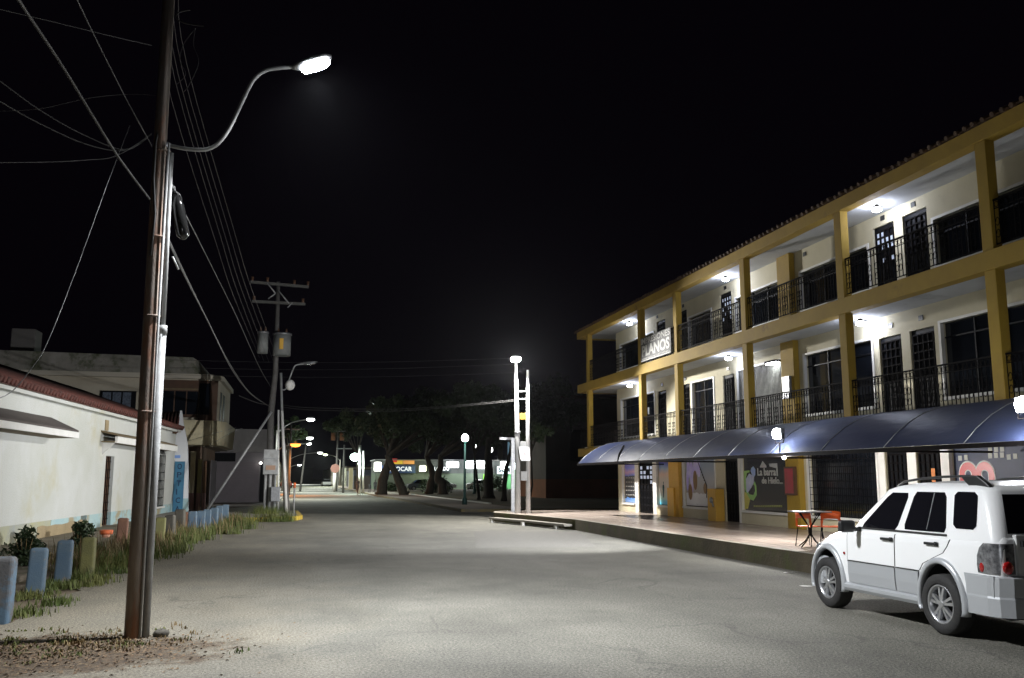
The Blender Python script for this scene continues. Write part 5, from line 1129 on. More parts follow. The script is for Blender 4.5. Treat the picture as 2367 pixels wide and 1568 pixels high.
t = tag(MB().cyl((-2.3, 61.9, 2.72), (-2.3, 61.6, 2.65), .02).ell((-2.3, 61.6, 2.65), .09, .09, .07).build('wall_lamp', M['lit_soft']), 'tiny lit lamp beside the doorway of the grey building', 'lamp')
bpy.data.objects['lamp_light' if False else [o.name for o in bpy.data.objects if o.type == 'LIGHT'][-1]].parent = None

# ================================================================== FAR STREET
def row_house(x0, x1, y0, y1, h, lab, wall, n=3, side=1):
    t = empty('street_house', ((x0+x1)/2, y0, 0), lab, 'house', 'far row houses')
    MB().box(x0, x1, y0, y1, 0, h).build('wall', wall, t)
    MB().box(x0-.15, x1+.15, y0-.15, y1+.15, h+.002, h+.18).build('roof', M['tiles_old'], t)
    xs = x1 if side == 1 else x0
    for k in range(n):
        yy = y0+(y1-y0)*(k+.5)/n
        if k % 2: MB().box(xs-.03, xs+.03, yy-.5, yy+.5, .1, 2.2).build('door', M['brown'], t)
        else:
            w = MB().box(xs-.04, xs+.04, yy-.6, yy+.6, 1.0, 2.2).build('window', M['white'], t); MB().box(xs-.05, xs+.05, yy-.5, yy+.5, 1.1, 2.1).build('pane', M['glass'], w)
for i, (y0, y1, h, c) in enumerate(((74, 86, 3.4, (.30, .26, .2)), (86.2, 99, 4.2, (.2, .2, .22)), (99.2, 116, 3.2, (.36, .2, .14)), (116.2, 140, 4.5, (.28, .26, .2)), (140.2, 175, 3.6, (.42, .34, .12)), (175.2, 230, 4.4, (.25, .24, .22)), (230.2, 320, 4.0, (.35, .28, .2)))):
    row_house(-14, -3.2, y0, y1, h, ['low beige house first in the far left row', 'grey house second in the far left row', 'brick red low house third in the far left row', 'tall beige house fourth in the far left row', 'yellow house fifth in the far left row', 'grey house sixth in the far left row', 'last tan house of the far left row'][i], mat('row_wall%s' % 'abcdefg'[i], c, tuple(v*.75 for v in c), .5, .85), 4)
for i, (y0, y1, h, c) in enumerate(((150, 172, 3.0, (.12, .13, .18)), (172.2, 200, 3.6, (.25, .24, .2)), (200.2, 240, 3.2, (.15, .16, .18)), (240.2, 330, 4.0, (.28, .25, .2)))):
    row_house(9.0, 18, y0, y1, h, ['dark bluish house first in the far right row', 'beige house second in the far right row', 'dark grey house third in the far right row', 'last house of the far right row'][i], mat('row_wall_r%s' % 'abcd'[i], c, tuple(v*.75 for v in c), .5, .85), 4, -1)
row_house(-4, 7, 420, 430, 6, 'distant building closing the end of the street', mat('end_wall_far', (.2, .18, .16), None), 3)
def far_lamp(px, py, Yd, pole_x, em, col, power, lab, s=1.0, aim=True, area=True):
    c = PY(px, py, Yd); t = empty('street_lamp', (pole_x, Yd, 0), lab, 'street lamp', 'lit lamps along the far street')
    MB().tube([(pole_x, Yd, 0), (pole_x, Yd, c.z-.9)], [.13, .09], 8).build('pole', M['concrete'], t)
    MB().tube(bez([(pole_x, Yd, c.z-1.2), (pole_x+(c.x-pole_x)*.4, Yd, c.z-.3), (c.x, Yd, c.z+.05)], 4), .05, 6).build('arm', M['galv'], t)
    h = MB().ell((c.x, Yd, c.z+.12), .45*s, .3*s, .12).build('lamp_head', M['alu'], t)
    MB().ell((c.x, Yd, c.z), .40*s, .30*s, .20*s).build('lens', em, h)
    light('lamp_light', 'AREA', (c.x, Yd, c.z-.3), power, col, t, .5, aim=(c.x, Yd, 0))
M['lit_far'] = mat('far_lantern_glow', (.9, .9, .9), emit=(.93, 1, .93), estr=22)
far_lamp(718, 970, 76, -1.7, M['lit_far'], (.92, 1, .92), 1300, 'highest and nearest of the lit lamps over the far street', .8)
far_lamp(716, 1013, 112, -1.6, M['lit_far'], (.92, 1, .92), 2200, 'lit lamp second in the far street, above a closely stacked twin', 1)
far_lamp(714, 1026, 134, -1.6, M['lit_far'], (.92, 1, .92), 2400, 'lit lamp just under the second one in the far street', .9)
far_lamp(740, 1047, 160, -1.4, M['lit_far'], (.92, 1, .92), 3000, 'small lit lamp right of the orange one in the far street', 1)
far_lamp(752, 1051, 182, 8.2, mat('greenish_glow', (.9, .9, .9), emit=(.85, 1, .6), estr=12), (.9, 1, .8), 3000, 'small yellowish green lamp furthest right over the far street', 1.1)
far_lamp(683, 1028, 92, -2.4, M['lit_orange'], (1, .36, .10), 1000, 'orange sodium lamp glowing left of the far street', 1.25)
far_lamp(692, 1075, 240, -2.4, M['lit_far'], (.9, 1, .95), 5000, 'tiny pale lamp low over the end of the street', 1.2)
t = empty('street_lamp', (6.9, 100, 0), 'white green lamp glowing on a white pole by the park corner with the walking people', 'street lamp')
c = PY(820, 1057, 100)
q = PY(*PB(975, 1135), 100); MB().tube([(q.x, 100, 0), (q.x-.1, 100, 5.2)], .14, 10).build('pole', M['white'], t); MB().tube([(q.x+.4, 100.3, 0), (q.x+.3, 100.3, 4.6)], .11, 10).build('pole', M['white'], t)
MB().tube([(q.x-.1, 100, c.z+.2), (c.x, 100, c.z+.2)], .05, 6).build('arm', M['galv'], t); MB().ell((c.x, 99.9, c.z), .5, .4, .42).build('lens', M['lit_green'], t)
light('lamp_light', 'POINT', (c.x, 99.2, c.z-.3), 2600, (.80, 1, .88), t, .4)
# far utility poles and hexagonal sign, orange lit pole head
for i, (px_, Yd, hgt, lab) in enumerate(((668, 95, 7, 'thin far pole left of the orange lamp'), (694, 120, 6.5, 'leaning far pole right of the orange lamp'), (777, 118, 8, 'far pole beside the round sign'), (858*.9246, 108, 5.5, 'dark far pole right of the round sign'))):
    b = PY(px_, 1125, Yd); t = empty('utility_pole', (b.x, Yd, 0), lab, 'pole')
    MB().tube([(b.x, Yd, 0), (b.x+(.6 if i == 1 else 0), Yd, hgt)], [.14, .09], 8).build('shaft', M['concrete'], t); MB().box(b.x-.9, b.x+.9, Yd-.05, Yd+.05, hgt-.5, hgt-.38).build('crossarm', M['galv'], t)
    if i == 2:
        for s_ in (-.55, .55): MB().cyl((b.x+s_, Yd, hgt-1.6), (b.x+s_, Yd, hgt-.6), .28).build('transformer_drum', mat('rust_drum', (.3, .14, .07), None), t)
c = PY(*PB(675, 840), 117); t = empty('round_sign', (c.x, 117, 0), 'pale pink round sign on a white post at the far right kerb', 'sign')
MB().cyl((c.x, 117, 0), (c.x, 117, c.z), .22).build('post', M['white'], t); MB().cyl((c.x, 116.9, c.z), (c.x, 116.78, c.z), .58, n=8).build('plate', mat('pink_plate', (.28, .14, .11), None), t)
# far low walls and gate piers right of the road
t = empty('garden_wall', (8.8, 112, 0), 'dark wall with pale gate piers right of the far street', 'wall')
MB().box(3.9+4, 10.2, 132, 132.3, 0, 2.0).build('wall', M['dark_wall'], t)
for x, m in ((7.2, 'b2cream'), (5.2, 'white'), (8.4, 'concrete')): MB().box(x, x+.55, 131.6, 131.95, 0, 3.1).build('gate_pier', M[m], t)
# ---- simple far cars
def far_car(m, lab, loc, rz, grp='cars parked behind the park'):
    t = empty('parked_car', (0, 0, 0), lab, 'car', grp)
    pr = [(-2.1, .35), (-2.12, .75), (-1.95, .88), (-1.2, .95), (-.75, 1.38), (.75, 1.42), (1.35, .98), (2.0, .86), (2.1, .6), (2.08, .35)]
    rings = [[(x, y*s_, z if not (z > 1) else z) for y, z in [(0, 0)]] for x in ()]
    mb = MB()
    mb.loft([[(-.84, y*1.0, z) for y, z in pr if z < 1.0], [(.84, y*1.0, z) for y, z in pr if z < 1.0]], smooth=False); mb.build('body', m, t, bevel=.06)
    mb = MB().loft([[(-.78, -1.3, .93), (.78, -1.3, .93), (.78, 1.4, .93), (-.78, 1.4, .93)], [(-.62, -.75, 1.4), (.62, -.75, 1.4), (.62, .72, 1.42), (-.62, .72, 1.42)]], smooth=False); mb.build('cabin', M['carglass'], t, bevel=.04)
    MB().loft([[(-.63, -.8, 1.4), (.63, -.8, 1.4), (.63, .76, 1.42), (-.63, .76, 1.42)], [(-.5, -.65, 1.46), (.5, -.65, 1.46), (.5, .62, 1.47), (-.5, .62, 1.47)]], smooth=False).build('roof', m, t)
    for x in (-.8, .8):
        for y in (-1.3, 1.3):
            w = MB().cyl((x-.09, y, .32), (x+.09, y, .32), .32, n=18).build('wheel', M['rubber'], t); MB().cyl((x-.1, y, .32), (x+.1, y, .32), .18, n=12).build('rim', M['alloy'], w)
    t.location = loc; t.rotation_euler.z = rz; return t
# ================================================================== SHOPS BEHIND THE PARK
YS = 131.0
t = ST = empty('car_wash_shop', (20, YS, 0), 'row of lit shops with pale green walls and signboards behind the park trees', 'building')
gx0, gx1 = PY(868, 1100, YS).x, PY(1232, 1100, YS).x
MB().box(gx0, gx1, YS, YS+8, 0, 2.35).build('wall', mat('pale_green_wall', (.17, .22, .16), (.12, .16, .12), .4, .85, bump=.2), t)
MB().box(gx0-.2, gx1+.2, YS-.9, YS+8, 4.15, 4.3).build('roof', M['alu'], t)
MB().box(gx0, gx1, YS+.05, YS+8, 2.36, 4.14).build('fascia', mat('lit_fascia', (.15, .16, .155), (.06, .07, .07), .8, .7), t)
b = MB()
for k in range(14): b.box(gx0, gx0+9, YS-.03, YS-.002, .1+k*.16, .13+k*.16)
b.build('shutter_ribs', M['galv'], t)
for (a, c, m) in ((1160, 1172, 'bright_door'), ):
    x0, x1 = PY(a, 1100, YS).x, PY(c, 1100, YS).x; MB().box(x0, x1, YS-.05, YS-.01, 0, 2.4).build('door', M['white'], t)
MB().box(29.5, 32.2, YS-.06, YS-.01, .1, 2.9).build('bright_green_panel', mat('apple_green', (.20, .62, .25), (.16, .5, .2), .5, .7), t)
MB().box(26.4, 27.6, YS-.07, YS-.01, .1, 2.2).build('bright_green_panel', mat('lime_door', (.25, .75, .05), None), t)
def board(x0p, x1p, y0p, y1p, txt, base, tcol, lab, em=None):
    a, b_ = PY(x0p, y0p, YS-.5), PY(x1p, y1p, YS-.5)
    t = tag(MB().box(a.x, b_.x, YS-.55, YS-.45, b_.z, a.z).build('shop_sign', base), lab, 'sign')
    if txt: text_mb(txt, (a.x+.1*(b_.x-a.x), YS-.56, b_.z+.25*(a.z-b_.z)), (1, 0, 0), UZ, .8*(b_.x-a.x), .6*(a.z-b_.z), .02, bold=.03).build('lettering', tcol, t)
    return t
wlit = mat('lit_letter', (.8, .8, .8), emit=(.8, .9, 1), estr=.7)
nav = mat('navy_board', (.04, .08, .2), (.06, .1, .25), 1, .5)
board(880, 960, 1076, 1094, 'AUTOCAR', nav, wlit, 'navy signboard with pale capitals between the lamp pole and the crossing tree trunks')
board(1000, 1042, 1077, 1092, 'LAVADO', mat('black_board', (.02, .03, .03), None), wlit, 'black signboard with small pale letters right of the crossing trunks')
board(1128, 1160, 1080, 1096, None, mat('black_board', (.02, .03, .03), None), wlit, 'black signboard edge left of the park lamp') if False else None
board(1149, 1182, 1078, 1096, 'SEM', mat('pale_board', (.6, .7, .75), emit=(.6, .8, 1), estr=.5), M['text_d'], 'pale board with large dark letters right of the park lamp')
def glow(xp, yp, w, h, col, e, lab, cat='light panel', Yd=YS-1.2):
    c = PY(xp, yp, Yd); t = empty('light_panel', tuple(c), lab, cat)
    MB().box(c.x-w, c.x+w, c.y-.12, c.y+.09, c.z-h*.75, c.z+h*.59).build('diffuser', mat('panel_glow_%s' % lab.split()[0], (.9, .9, .9), emit=col, estr=e), t, bevel=.1)
    MB().box(c.x-w*.9, c.x+w*.9, c.y-.1, c.y+.3, c.z+h*.6, c.z+h*.75).build('housing', M['alu'], t)
    light('lamp_light', 'POINT', (c.x, c.y-.9, c.z), 45*e*w*h+110, col, t, .4)
glow(873, 1078, .5, .9, (.95, 1, .85), 6, 'small glowing panel beside the white pole at the left end of the shops')
glow(977, 1083, .5, .6, (.9, 1, .6), 3, 'yellowish glowing panel right of the crossing trunks')
glow(1046, 1074, .9, .6, (.95, 1, 1), 8, 'upright glowing panel over the shops, left of the forked trunk')
glow(1106, 1074, 1.9, .8, (.93, 1, 1), 8, 'widest glowing panel over the shops, left of the park lamp')
glow(1200, 1077, 1.0, .75, (.85, .93, 1), 8, 'glowing panel over the shops, right of the park lamp')
glow(1252*.93, 1075, .5, .8, (1, 1, .9), 5, 'small glowing panel between the dark trunk and the twin poles')
glow(1232-11, 1078, .5, .6, (.95, 1, .95), 5, 'small glowing panel just left of the grey signal post')
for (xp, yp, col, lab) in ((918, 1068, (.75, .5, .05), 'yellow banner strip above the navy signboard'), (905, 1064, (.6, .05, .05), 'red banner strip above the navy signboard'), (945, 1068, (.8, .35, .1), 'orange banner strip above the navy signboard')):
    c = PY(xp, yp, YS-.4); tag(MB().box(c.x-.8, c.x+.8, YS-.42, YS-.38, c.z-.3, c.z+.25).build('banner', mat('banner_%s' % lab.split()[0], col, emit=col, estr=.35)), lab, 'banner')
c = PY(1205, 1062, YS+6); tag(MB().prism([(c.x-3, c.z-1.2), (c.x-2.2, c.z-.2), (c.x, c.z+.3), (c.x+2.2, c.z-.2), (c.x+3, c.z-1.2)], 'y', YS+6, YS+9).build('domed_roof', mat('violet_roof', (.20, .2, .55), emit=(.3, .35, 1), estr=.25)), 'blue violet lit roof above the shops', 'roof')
c = PY(1190, 1045, YS+14); t = empty('tower_block', (c.x, YS+14, 0), 'tall narrow building with pale blue lit wall behind the park trees', 'building')
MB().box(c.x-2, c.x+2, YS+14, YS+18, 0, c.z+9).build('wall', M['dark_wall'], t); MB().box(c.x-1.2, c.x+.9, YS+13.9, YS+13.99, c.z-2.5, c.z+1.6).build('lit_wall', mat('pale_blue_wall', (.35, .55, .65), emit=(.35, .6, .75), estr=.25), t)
for k in range(3): MB().box(c.x-.5, c.x+.5, YS+13.88, YS+13.98, c.z+3.6+k*1.5, c.z+4.5+k*1.5).build('window', mat('dim_window', (.3, .27, .2), emit=(1, .85, .6), estr=.12), t)
# cars in the forecourt
far_car(mat('silver_far', (.4, .4, .42), None, rough=.3), 'silver car parked behind the park between the crossing and forked trunks', (19.5, 126.5, 0), R(88))
far_car(mat('white_far', (.7, .7, .7), None, rough=.3), 'white car parked in front of the lit shops right of the forked trunk', (25.0, 126.5, 0), R(92))
far_car(mat('red_far', (.5, .03, .02), None, rough=.3), 'red car standing on the left of the far street under the lamps', (-1.6, 150, .13), R(2), None)
far_car(mat('grey_far', (.16, .16, .18), None, rough=.3), 'dark car standing on the right of the far street', (5.9, 190, 0), R(2), None)
far_car(mat('dark_far', (.08, .09, .10), None, rough=.3), 'dark car parked behind the park left of the forked trunk', (16.6, 124.5, 0), R(95))
# dim corner house behind the platform
t = empty('dark_house', (24, 72, 0), 'barely visible dark house with orange brown dado right of the twin poles', 'house')
DX = PY(1262, 1100, 70).x
MB().box(DX, DX+20, 70, 80, 1.6, 8.0).build('wall', M['dark_wall'], t); MB().box(DX-.02, DX+20, 69.98, 80, 0, 1.59).build('dado', mat('rust_dado', (.28, .10, .04), (.18, .07, .03), .5, .9), t)
for x in (DX+2, DX+5.5): MB().box(x, x+1.5, 69.9, 69.99, 3, 5.5).build('window', M['blackpaint'], t)
MB().box(DX-.4, DX+20, 69.6, 80, 8.01, 8.25).build('roof', M['tiles_old'], t)
# park lamps
def park_lamp(xp, yp, Yd, lab, power, col=(1, 1, .9), s=1.0):
    c = PY(xp, yp, Yd); t = empty('park_lamp', (c.x, Yd, .12), lab, 'park lamp', 'globe lamps of the park')
    MB().tube([(c.x, Yd, .1), (c.x, Yd, .5), (c.x, Yd, .55), (c.x, Yd, c.z-.3)], [.16, .14, .085, .06], 12).build('post', mat('park_green_iron', (.02, .07, .065), None, rough=.5, metal=.3), t)
    MB().cyl((c.x, Yd, c.z-.32), (c.x, Yd, c.z-.2), .06, .15, 12).build('collar', MATS['park_green_iron'], t)
    MB().ell((c.x, Yd, c.z), .22*s, .22*s, .26*s, 16, 10).build('globe', M['lit_soft'], t)
    MB().cyl((c.x, Yd, c.z+.24*s), (c.x, Yd, c.z+.32*s), .16*s, .04, 12).build('cap', MATS['park_green_iron'], t)
    light('lamp_light', 'POINT', (c.x, Yd-.4, c.z-.1), power, col, t, .15)
park_lamp(1075, 1013, 54, 'tallest looking lit globe lamp on a dark post at the near park edge', 70)
park_lamp(1133, 1040, 74, 'lit globe lamp deeper in the park, right of the nearest globe lamp', 60, s=1.0)
park_lamp(1098, 1032, 98, 'small greenish lit globe lamp behind the nearest one', 40, (.8, 1, .85), .8)
park_lamp(1097, 967, 90, 'tiny bright lamp high above the park trees', 15, s=.6)
# ================================================================== TREES
def leaf_mesh(clumps, per, size, seed):
    rnd = random.Random(seed); vs = []; fs = []
    for (cx, cy_, cz, r) in clumps:
        for _ in range(per):
            d = Vector((rnd.gauss(0, 1), rnd.gauss(0, 1), rnd.gauss(0, .8))).normalized()*r*(rnd.random()**.4)
            p = Vector((cx, cy_, cz))+d; a = Vector((rnd.gauss(0, 1), rnd.gauss(0, 1), rnd.gauss(0, 1))).normalized(); b = a.cross(Vector((rnd.gauss(0, 1), rnd.gauss(0, 1), rnd.gauss(0, 1)))).normalized()
            s = size*rnd.uniform(.6, 1.4); o = len(vs)
            vs += [p+a*s, p+b*s*.45, p-a*s, p-b*s*.45]; fs.append((o, o+1, o+2, o+3))
    me = bpy.data.meshes.new('crown'); me.from_pydata([tuple(v) for v in vs], [], fs); me.materials.append(M['leaf']); return me
def tree(base, trunk_pts, r0, crown_c, cr, lab, seed, per=300, size=.2, nclump=44):
    rnd = random.Random(seed); t = empty('park_tree', base, lab, 'tree', 'trees of the park')
    tp = [Vector(p) for p in trunk_pts]; n = len(tp)
    bp_ = bez(tp, 4); rr = [r0*.85*(1.35 if i == 0 else 1)*(1-.55*i/len(bp_)) for i in range(len(bp_))]
    mb = MB().tube([p+Vector((rnd.uniform(-.04, .04), rnd.uniform(-.04, .04), 0)) for p in bp_], rr, 12)
    cl = []; C = Vector(crown_c)
    for k in range(7):
        a = 2*math.pi*k/7+rnd.uniform(-.3, .3); e = C+Vector((math.cos(a)*cr*.65, math.sin(a)*cr*.65, rnd.uniform(-.2, .5)*cr*.5)); s = tp[-1]*.85+tp[-2]*.15
        mid = s.lerp(e, .5)+Vector((0, 0, .3)); mb.tube([s, mid, e], [r0*.38, r0*.22, r0*.06], 7)
    mb.build('trunk', M['bark'], t)
    for k in range(nclump):
        d = Vector((rnd.gauss(0, 1), rnd.gauss(0, 1), rnd.gauss(0, .6))).normalized()*cr*rnd.uniform(.35, 1.0); cl.append((*(C+Vector((d.x, d.y, d.z*.6))), cr*rnd.uniform(.16, .30)))
    me = leaf_mesh(cl, per, size, seed); o = bpy.data.objects.new('crown', me); COL.objects.link(o); o.parent = t; me.transform(Matrix.Translation(-Vector(base)))
    return t
def cp(x, y, Yd): return PY(*C4(x, y), Yd)
def G4(x, y, Yd): p = cp(x, y, Yd); return (p.x, Yd, .1)
Yt = 88
tree(G4(380, 720, Yt), [G4(375, 720, Yt), cp(400, 500, Yt), cp(450, 330, Yt), cp(500, 180, Yt), cp(520, 60, Yt)], .62, (9.8, Yt, 7.0), 4.2, 'left of the two crossing tree trunks, leaning right, by the park corner', 1)
tree(G4(770, 740, Yt-2), [G4(770, 740, Yt-2), cp(690, 550, Yt-2), cp(620, 380, Yt-2), cp(540, 200, Yt-2), cp(470, 60, Yt-2)], .52, (12.4, Yt-1, 7.2), 4.4, 'right of the two crossing tree trunks, leaning left, by the park corner', 2)
tree(G4(1200, 700, 90), [G4(1200, 700, 90), cp(1240, 520, 90), cp(1260, 380, 90), cp(1200, 200, 90), cp(1150, 60, 90)], .5, (15.6, 90, 7.2), 4.4, 'stout tree in the middle of the park with a forked foot', 3)
tree(G4(1430, 715, 88), [G4(1440, 715, 88), cp(1420, 540, 88), cp(1350, 450, 88), cp(1400, 250, 88), cp(1400, 50, 88)], .55, (19.0, 88, 7.0), 4.3, 'thick straight tree just right of the forked tree', 4)
tree(G4(2240, 690, 70), [G4(2240, 690, 70), cp(2235, 400, 70), cp(2235, 100, 70), cp(2230, -200, 70)], .50, (17.8, 70, 7.2), 4.6, 'broad dark tree left of the twin poles', 5)
q0, q1, q2, q3 = PY(*PC(1575, 900), 62), PY(*PC(1600, 700), 62), PY(*PC(1630, 560), 62), PY(*PC(1650, 400), 62)
tree((q0.x, 62, .1), [(q0.x, 62, .1), q1, q2, q3], .22, (q3.x+.2, 62, 5.6), 2.2, 'slim leaning tree right of the broad dark tree', 6, nclump=16)
q0, q3 = PY(*PC(1330, 940), 66), PY(*PC(1285, 500), 66)
tree((q0.x, 66, .1), [(q0.x, 66, .1), (q0.x-.1, 66, 1.5), q3], .15, (q3.x+.5, 66, 7.0), 3.0, 'thin dark sapling right of the nearest globe lamp', 7, nclump=20)
q = PY(*PC(1850, 260), 44)
tree((q.x-.1, 44, .0), [(q.x-.1, 44, 0), (q.x, 44, 1.8), (q.x, 44, 3.2)], .07, (q.x+.05, 44, 3.9), .95, 'small bushy tree whose leaves catch light behind the twin poles', 8, per=90, size=.12, nclump=14)
# trees on the far left of the street
tree((-1.2, 106, .1), [(-1.2, 106, .1), (-1.0, 106, 3), (-1.1, 106, 5)], .2, (-.9, 106, 7.0), 2.2, 'dark street tree above the orange lamp', 9, nclump=16)
tree((7.6, 118, .1), [(7.6, 118, .1), (7.5, 118, 3), (7.4, 118, 5)], .25, (6.4, 118, 8.6), 3.4, 'dark street tree reaching over the far street from the right', 10, nclump=26)
# hedge
def shrub(c, r, h, lab, seed, name='shrub', cat='shrub', n=900, size=.06, m='bush', grp=None):
    rnd = random.Random(seed); t = empty(name, (c[0], c[1], c[2]), lab, cat, grp); cl = []
    for k in range(9): a = rnd.uniform(0, 6.28); q = rnd.random()*r*.7; cl.append((c[0]+math.cos(a)*q, c[1]+math.sin(a)*q, c[2]+h*rnd.uniform(.12, .8)*(1-.4*q/r), r*rnd.uniform(.3, .6)))
    me = leaf_mesh(cl, n//9, size, seed); me.materials.clear(); me.materials.append(M[m]); o = bpy.data.objects.new('foliage', me); COL.objects.link(o); me.transform(Matrix.Translation(-Vector(c))); o.parent = t
    mb = MB()
    for k in range(5): a = rnd.uniform(0, 6.28); mb.tube([(c[0], c[1], c[2]), (c[0]+math.cos(a)*r*.5, c[1]+math.sin(a)*r*.5, c[2]+h*.7)], [.015, .006], 5)
    mb.build('stems', M['straw'], t)
for k, (xp, lab) in enumerate(((1035, 'first'), (1060, 'second'))):
    c = PY(xp-40, 1122, 98); shrub((c.x, 98, .1), 1.6, 1.5, f'{lab} low hedge bush between the crossing and forked trunks', 20+k, n=1500, size=.12)
for k, (xp, yd, w_, h_, lab) in enumerate(((905, 112, .9, 1.1, 'low dark bush behind the three walking people'), (1010, 110, 1.5, 1.3, 'dark bush in front of the shops left of the forked trunk'), (1120, 108, 1.6, 1.4, 'wide dark bush in front of the shops left of the park lamp'), (1150, 106, 1.3, 2.0, 'tall dark bush in front of the shops right of the park lamp'), (1225, 104, 1.4, 1.3, 'dark bush in front of the green wall near the twin poles'))):
    c = PY(xp, 1120, yd); shrub((c.x, yd, .1), w_, h_, lab, 60+k, n=900, size=.13)
c = PY(*LB(200, 560), 19.5); shrub((c.x, 19.5, 0), .48, .80, 'dark green bush against the white house foot, behind the blue bollards', 31, n=2000, size=.045)
c = PY(*LB(620, 480), 24.0); shrub((c.x, 24.0, 0), .36, .8, 'smaller dark bush at the end of the bare tan patch on the white house', 32, n=1800, size=.05)
# ================================================================== WEEDS
def blades(spots, name, m, lab, seed, wide=.012):
    rnd = random.Random(seed); vs = []; fs = []
    for (x, y, n, spread, h) in spots:
        for _ in range(n):
            px, py = x+rnd.gauss(0, spread), y+rnd.gauss(0, spread); hh = h*rnd.uniform(.35, 1.15); a = rnd.uniform(0, 6.28); l = rnd.uniform(.1, .6)*hh; w = wide*rnd.uniform(.6, 1.5)
            dx, dy = math.cos(a), math.sin(a); o = len(vs)
            vs += [(px-dy*w, py+dx*w, 0), (px+dy*w, py-dx*w, 0), (px+dx*l*.4+dy*w*.7, py+dy*l*.4-dx*w*.7, hh*.6), (px+dx*l*.4-dy*w*.7, py+dy*l*.4+dx*w*.7, hh*.6), (px+dx*l, py+dy*l, hh)]
            fs += [(o, o+1, o+2, o+3), (o+3, o+2, o+4)]
    me = bpy.data.meshes.new(name); me.from_pydata(vs, [], fs); me.materials.append(M[m]); o = bpy.data.objects.new(name, me); COL.objects.link(o)
    return tag(o, lab, 'weeds', kind='stuff')
rnd = random.Random(11); sp = []; ds = []
for k in range(150):
    y = rnd.uniform(18.5, 37); x = -3.35+.06*(y-18)*.9+rnd.gauss(0, .42); sp.append((x-.25, y, 150, .2, rnd.uniform(.12, .36))); ds.append((x-.45, y, 22, .2, rnd.uniform(.3, .62)))
for k in range(26):
    y = rnd.uniform(12.4, 18.5); x = -3.55+rnd.gauss(0, .28); sp.append((x, y, 90, .12, rnd.uniform(.06, .2)))
for k in range(60):
    sp.append((-2.6+rnd.gauss(0, .8), 10.5+rnd.gauss(0, .5), 18, .06, rnd.uniform(.015, .045))); ds.append((-1.9+rnd.gauss(0, .45), 10.6+rnd.gauss(0, .35), 10, .07, rnd.uniform(.02, .06)))
for k in range(22): sp.append((rnd.uniform(-2.6, -.1), 37.6+rnd.gauss(0, .35), 60, .16, rnd.uniform(.2, .5)))
for k in range(14): sp.append((-1.3+rnd.gauss(0, .3), 42.0+rnd.gauss(0, .4), 50, .16, .5))
blades(sp, 'grass', 'grass', 'green weeds along the bollards and around the pole feet', 3, .008)
blades(ds, 'dry_grass', 'straw', 'dry brown weeds between the bollards and the white house', 4, .008)
# leaf and gravel litter around the near pole
rnd = random.Random(21); mb = MB()
for k in range(3000):
    x, y = -2.5+rnd.gauss(0, .85), 10.1+rnd.gauss(0, .55)
    s = rnd.uniform(.006, .022); a = rnd.uniform(0, 3.14); c_, s_ = math.cos(a)*s, math.sin(a)*s
    mb.add([(x-c_, y-s_, .004), (x+s_, y-c_, .006+s*.5), (x+c_, y+s_, .004), (x-s_, y+c_, .005)], [(0, 1, 2, 3)])
tag(mb.build('leaf_litter', mat('dead_leaves', (.14, .07, .035), (.25, .2, .13), 30, .9), fix=False), 'dead leaves and grit scattered around the near pole', 'leaf litter', kind='stuff')
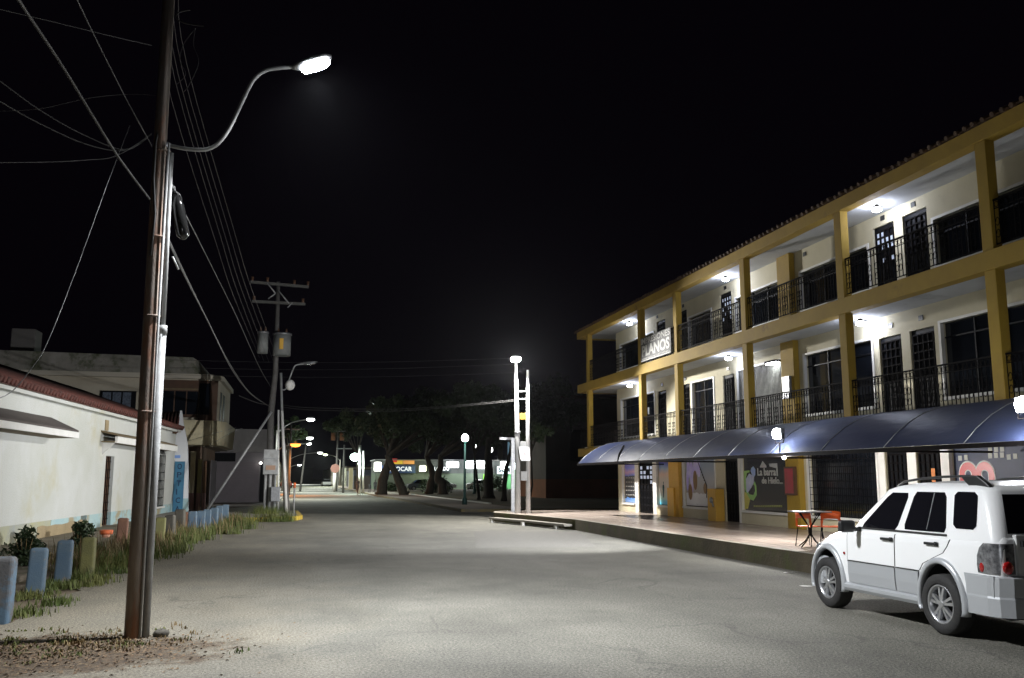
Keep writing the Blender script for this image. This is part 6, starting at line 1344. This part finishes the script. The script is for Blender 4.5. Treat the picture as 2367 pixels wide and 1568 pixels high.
# ================================================================== PEOPLE
def person(loc, h, rz, lab, stride, col, legs):
    t = empty('person', loc, lab, 'person', None)
    s = h/1.7
    J = {'hip': (0, 0, .92), 'waist': (0, 0, 1.08), 'chest': (0, .01, 1.32), 'neck': (0, .0, 1.46), 'head0': (0, .01, 1.54), 'head': (0, .015, 1.63), 'crown': (0, 0, 1.70)}
    ch = [('hip', 'waist'), ('waist', 'chest'), ('chest', 'neck'), ('neck', 'head0'), ('head0', 'head'), ('head', 'crown')]
    rad = {'hip': .13, 'waist': .12, 'chest': .145, 'neck': .055, 'head0': .075, 'head': .095, 'crown': .06}
    for sd, nm in ((-1, 'l'), (1, 'r')):
        st = stride*sd
        J['th'+nm] = (sd*.09, st*.02, .86); J['kn'+nm] = (sd*.10, st*.5+.03, .48); J['an'+nm] = (sd*.10, st*.9-.03, .09); J['to'+nm] = (sd*.11, st*.9+.13, .04)
        J['sh'+nm] = (sd*.18, 0, 1.38); J['el'+nm] = (sd*.23, -st*.35, 1.10); J['wr'+nm] = (sd*.23, -st*.6+.06, .86); J['ha'+nm] = (sd*.23, -st*.6+.09, .77)
        ch += [('hip', 'th'+nm), ('th'+nm, 'kn'+nm), ('kn'+nm, 'an'+nm), ('an'+nm, 'to'+nm), ('chest', 'sh'+nm), ('sh'+nm, 'el'+nm), ('el'+nm, 'wr'+nm), ('wr'+nm, 'ha'+nm)]
        rad.update({'th'+nm: .095, 'kn'+nm: .06, 'an'+nm: .042, 'to'+nm: .035, 'sh'+nm: .06, 'el'+nm: .043, 'wr'+nm: .028, 'ha'+nm: .035})
    ks = list(J); me = bpy.data.meshes.new('body'); me.from_pydata([tuple(Vector(J[k])*s) for k in ks], [(ks.index(a), ks.index(b)) for a, b in ch], []); me.materials.append(col)
    o = bpy.data.objects.new('body', me); COL.objects.link(o); o.parent = t
    md = o.modifiers.new('skin', 'SKIN'); me.skin_vertices.new() if not me.skin_vertices else None
    for i, k in enumerate(ks): me.skin_vertices[0].data[i].radius = (rad[k]*s, rad[k]*s*.85)
    me.skin_vertices[0].data[0].use_root = True
    sb = o.modifiers.new('sub', 'SUBSURF'); sb.levels = 1; sb.render_levels = 1
    # trousers as a slightly wider shell over the legs
    mb = MB()
    for nm in 'lr': mb.tube([Vector(J['th'+nm])*s+Vector((0, 0, .05*s)), Vector(J['kn'+nm])*s, Vector(J['an'+nm])*s+Vector((0, 0, .02))], [.115*s, .082*s, .065*s], 10)
    mb.build('trousers', legs, t)
    MB().ell((0, -.01, 1.66*s), .098*s, .105*s, .085*s, 12, 8).build('hair', M['text_d'], t)
    t.rotation_euler.z = rz; return t
dk = mat('dark_clothes', (.05, .05, .055), None); dk2 = mat('darker_trousers', (.02, .02, .025), None); gy = mat('grey_shirt', (.16, .15, .16), None)
def foot(x, y, Yd): p = PY(*PB(x, y), Yd); return (p.x, Yd, .0)
person(foot(950, 1160, 93), 1.66, R(25), 'person in a grey shirt walking on the road edge by the white lamp pole', .22, gy, dk2)
person(foot(1096, 1140, 103), 1.15, R(-10), 'smallest person, a child in dark clothes walking beside the adult near the trees', .14, dk, dk)
person(foot(1163, 1135, 104), 1.5, R(-30), 'person in dark clothes standing next to the left leaning trunk', .08, dk, dk2)
# ================================================================== NIGHT AIR
hm = bpy.data.materials.new('thin_night_haze'); hm.use_nodes = True; nt = hm.node_tree
for n in list(nt.nodes):
    if n.type != 'OUTPUT_MATERIAL': nt.nodes.remove(n)
pv = nt.nodes.new('ShaderNodeVolumePrincipled'); pv.inputs['Density'].default_value = 0.00005; pv.inputs['Color'].default_value = (.9, .92, 1, 1); pv.inputs['Anisotropy'].default_value = .82
nt.links.new(pv.outputs[0], [n for n in nt.nodes if n.type == 'OUTPUT_MATERIAL'][0].inputs['Volume'])
tag(MB().box(-120, 160, -70, 480, -1.5, 24).build('haze', hm), 'thin night air glowing faintly around the lamps', 'haze', kind='stuff')
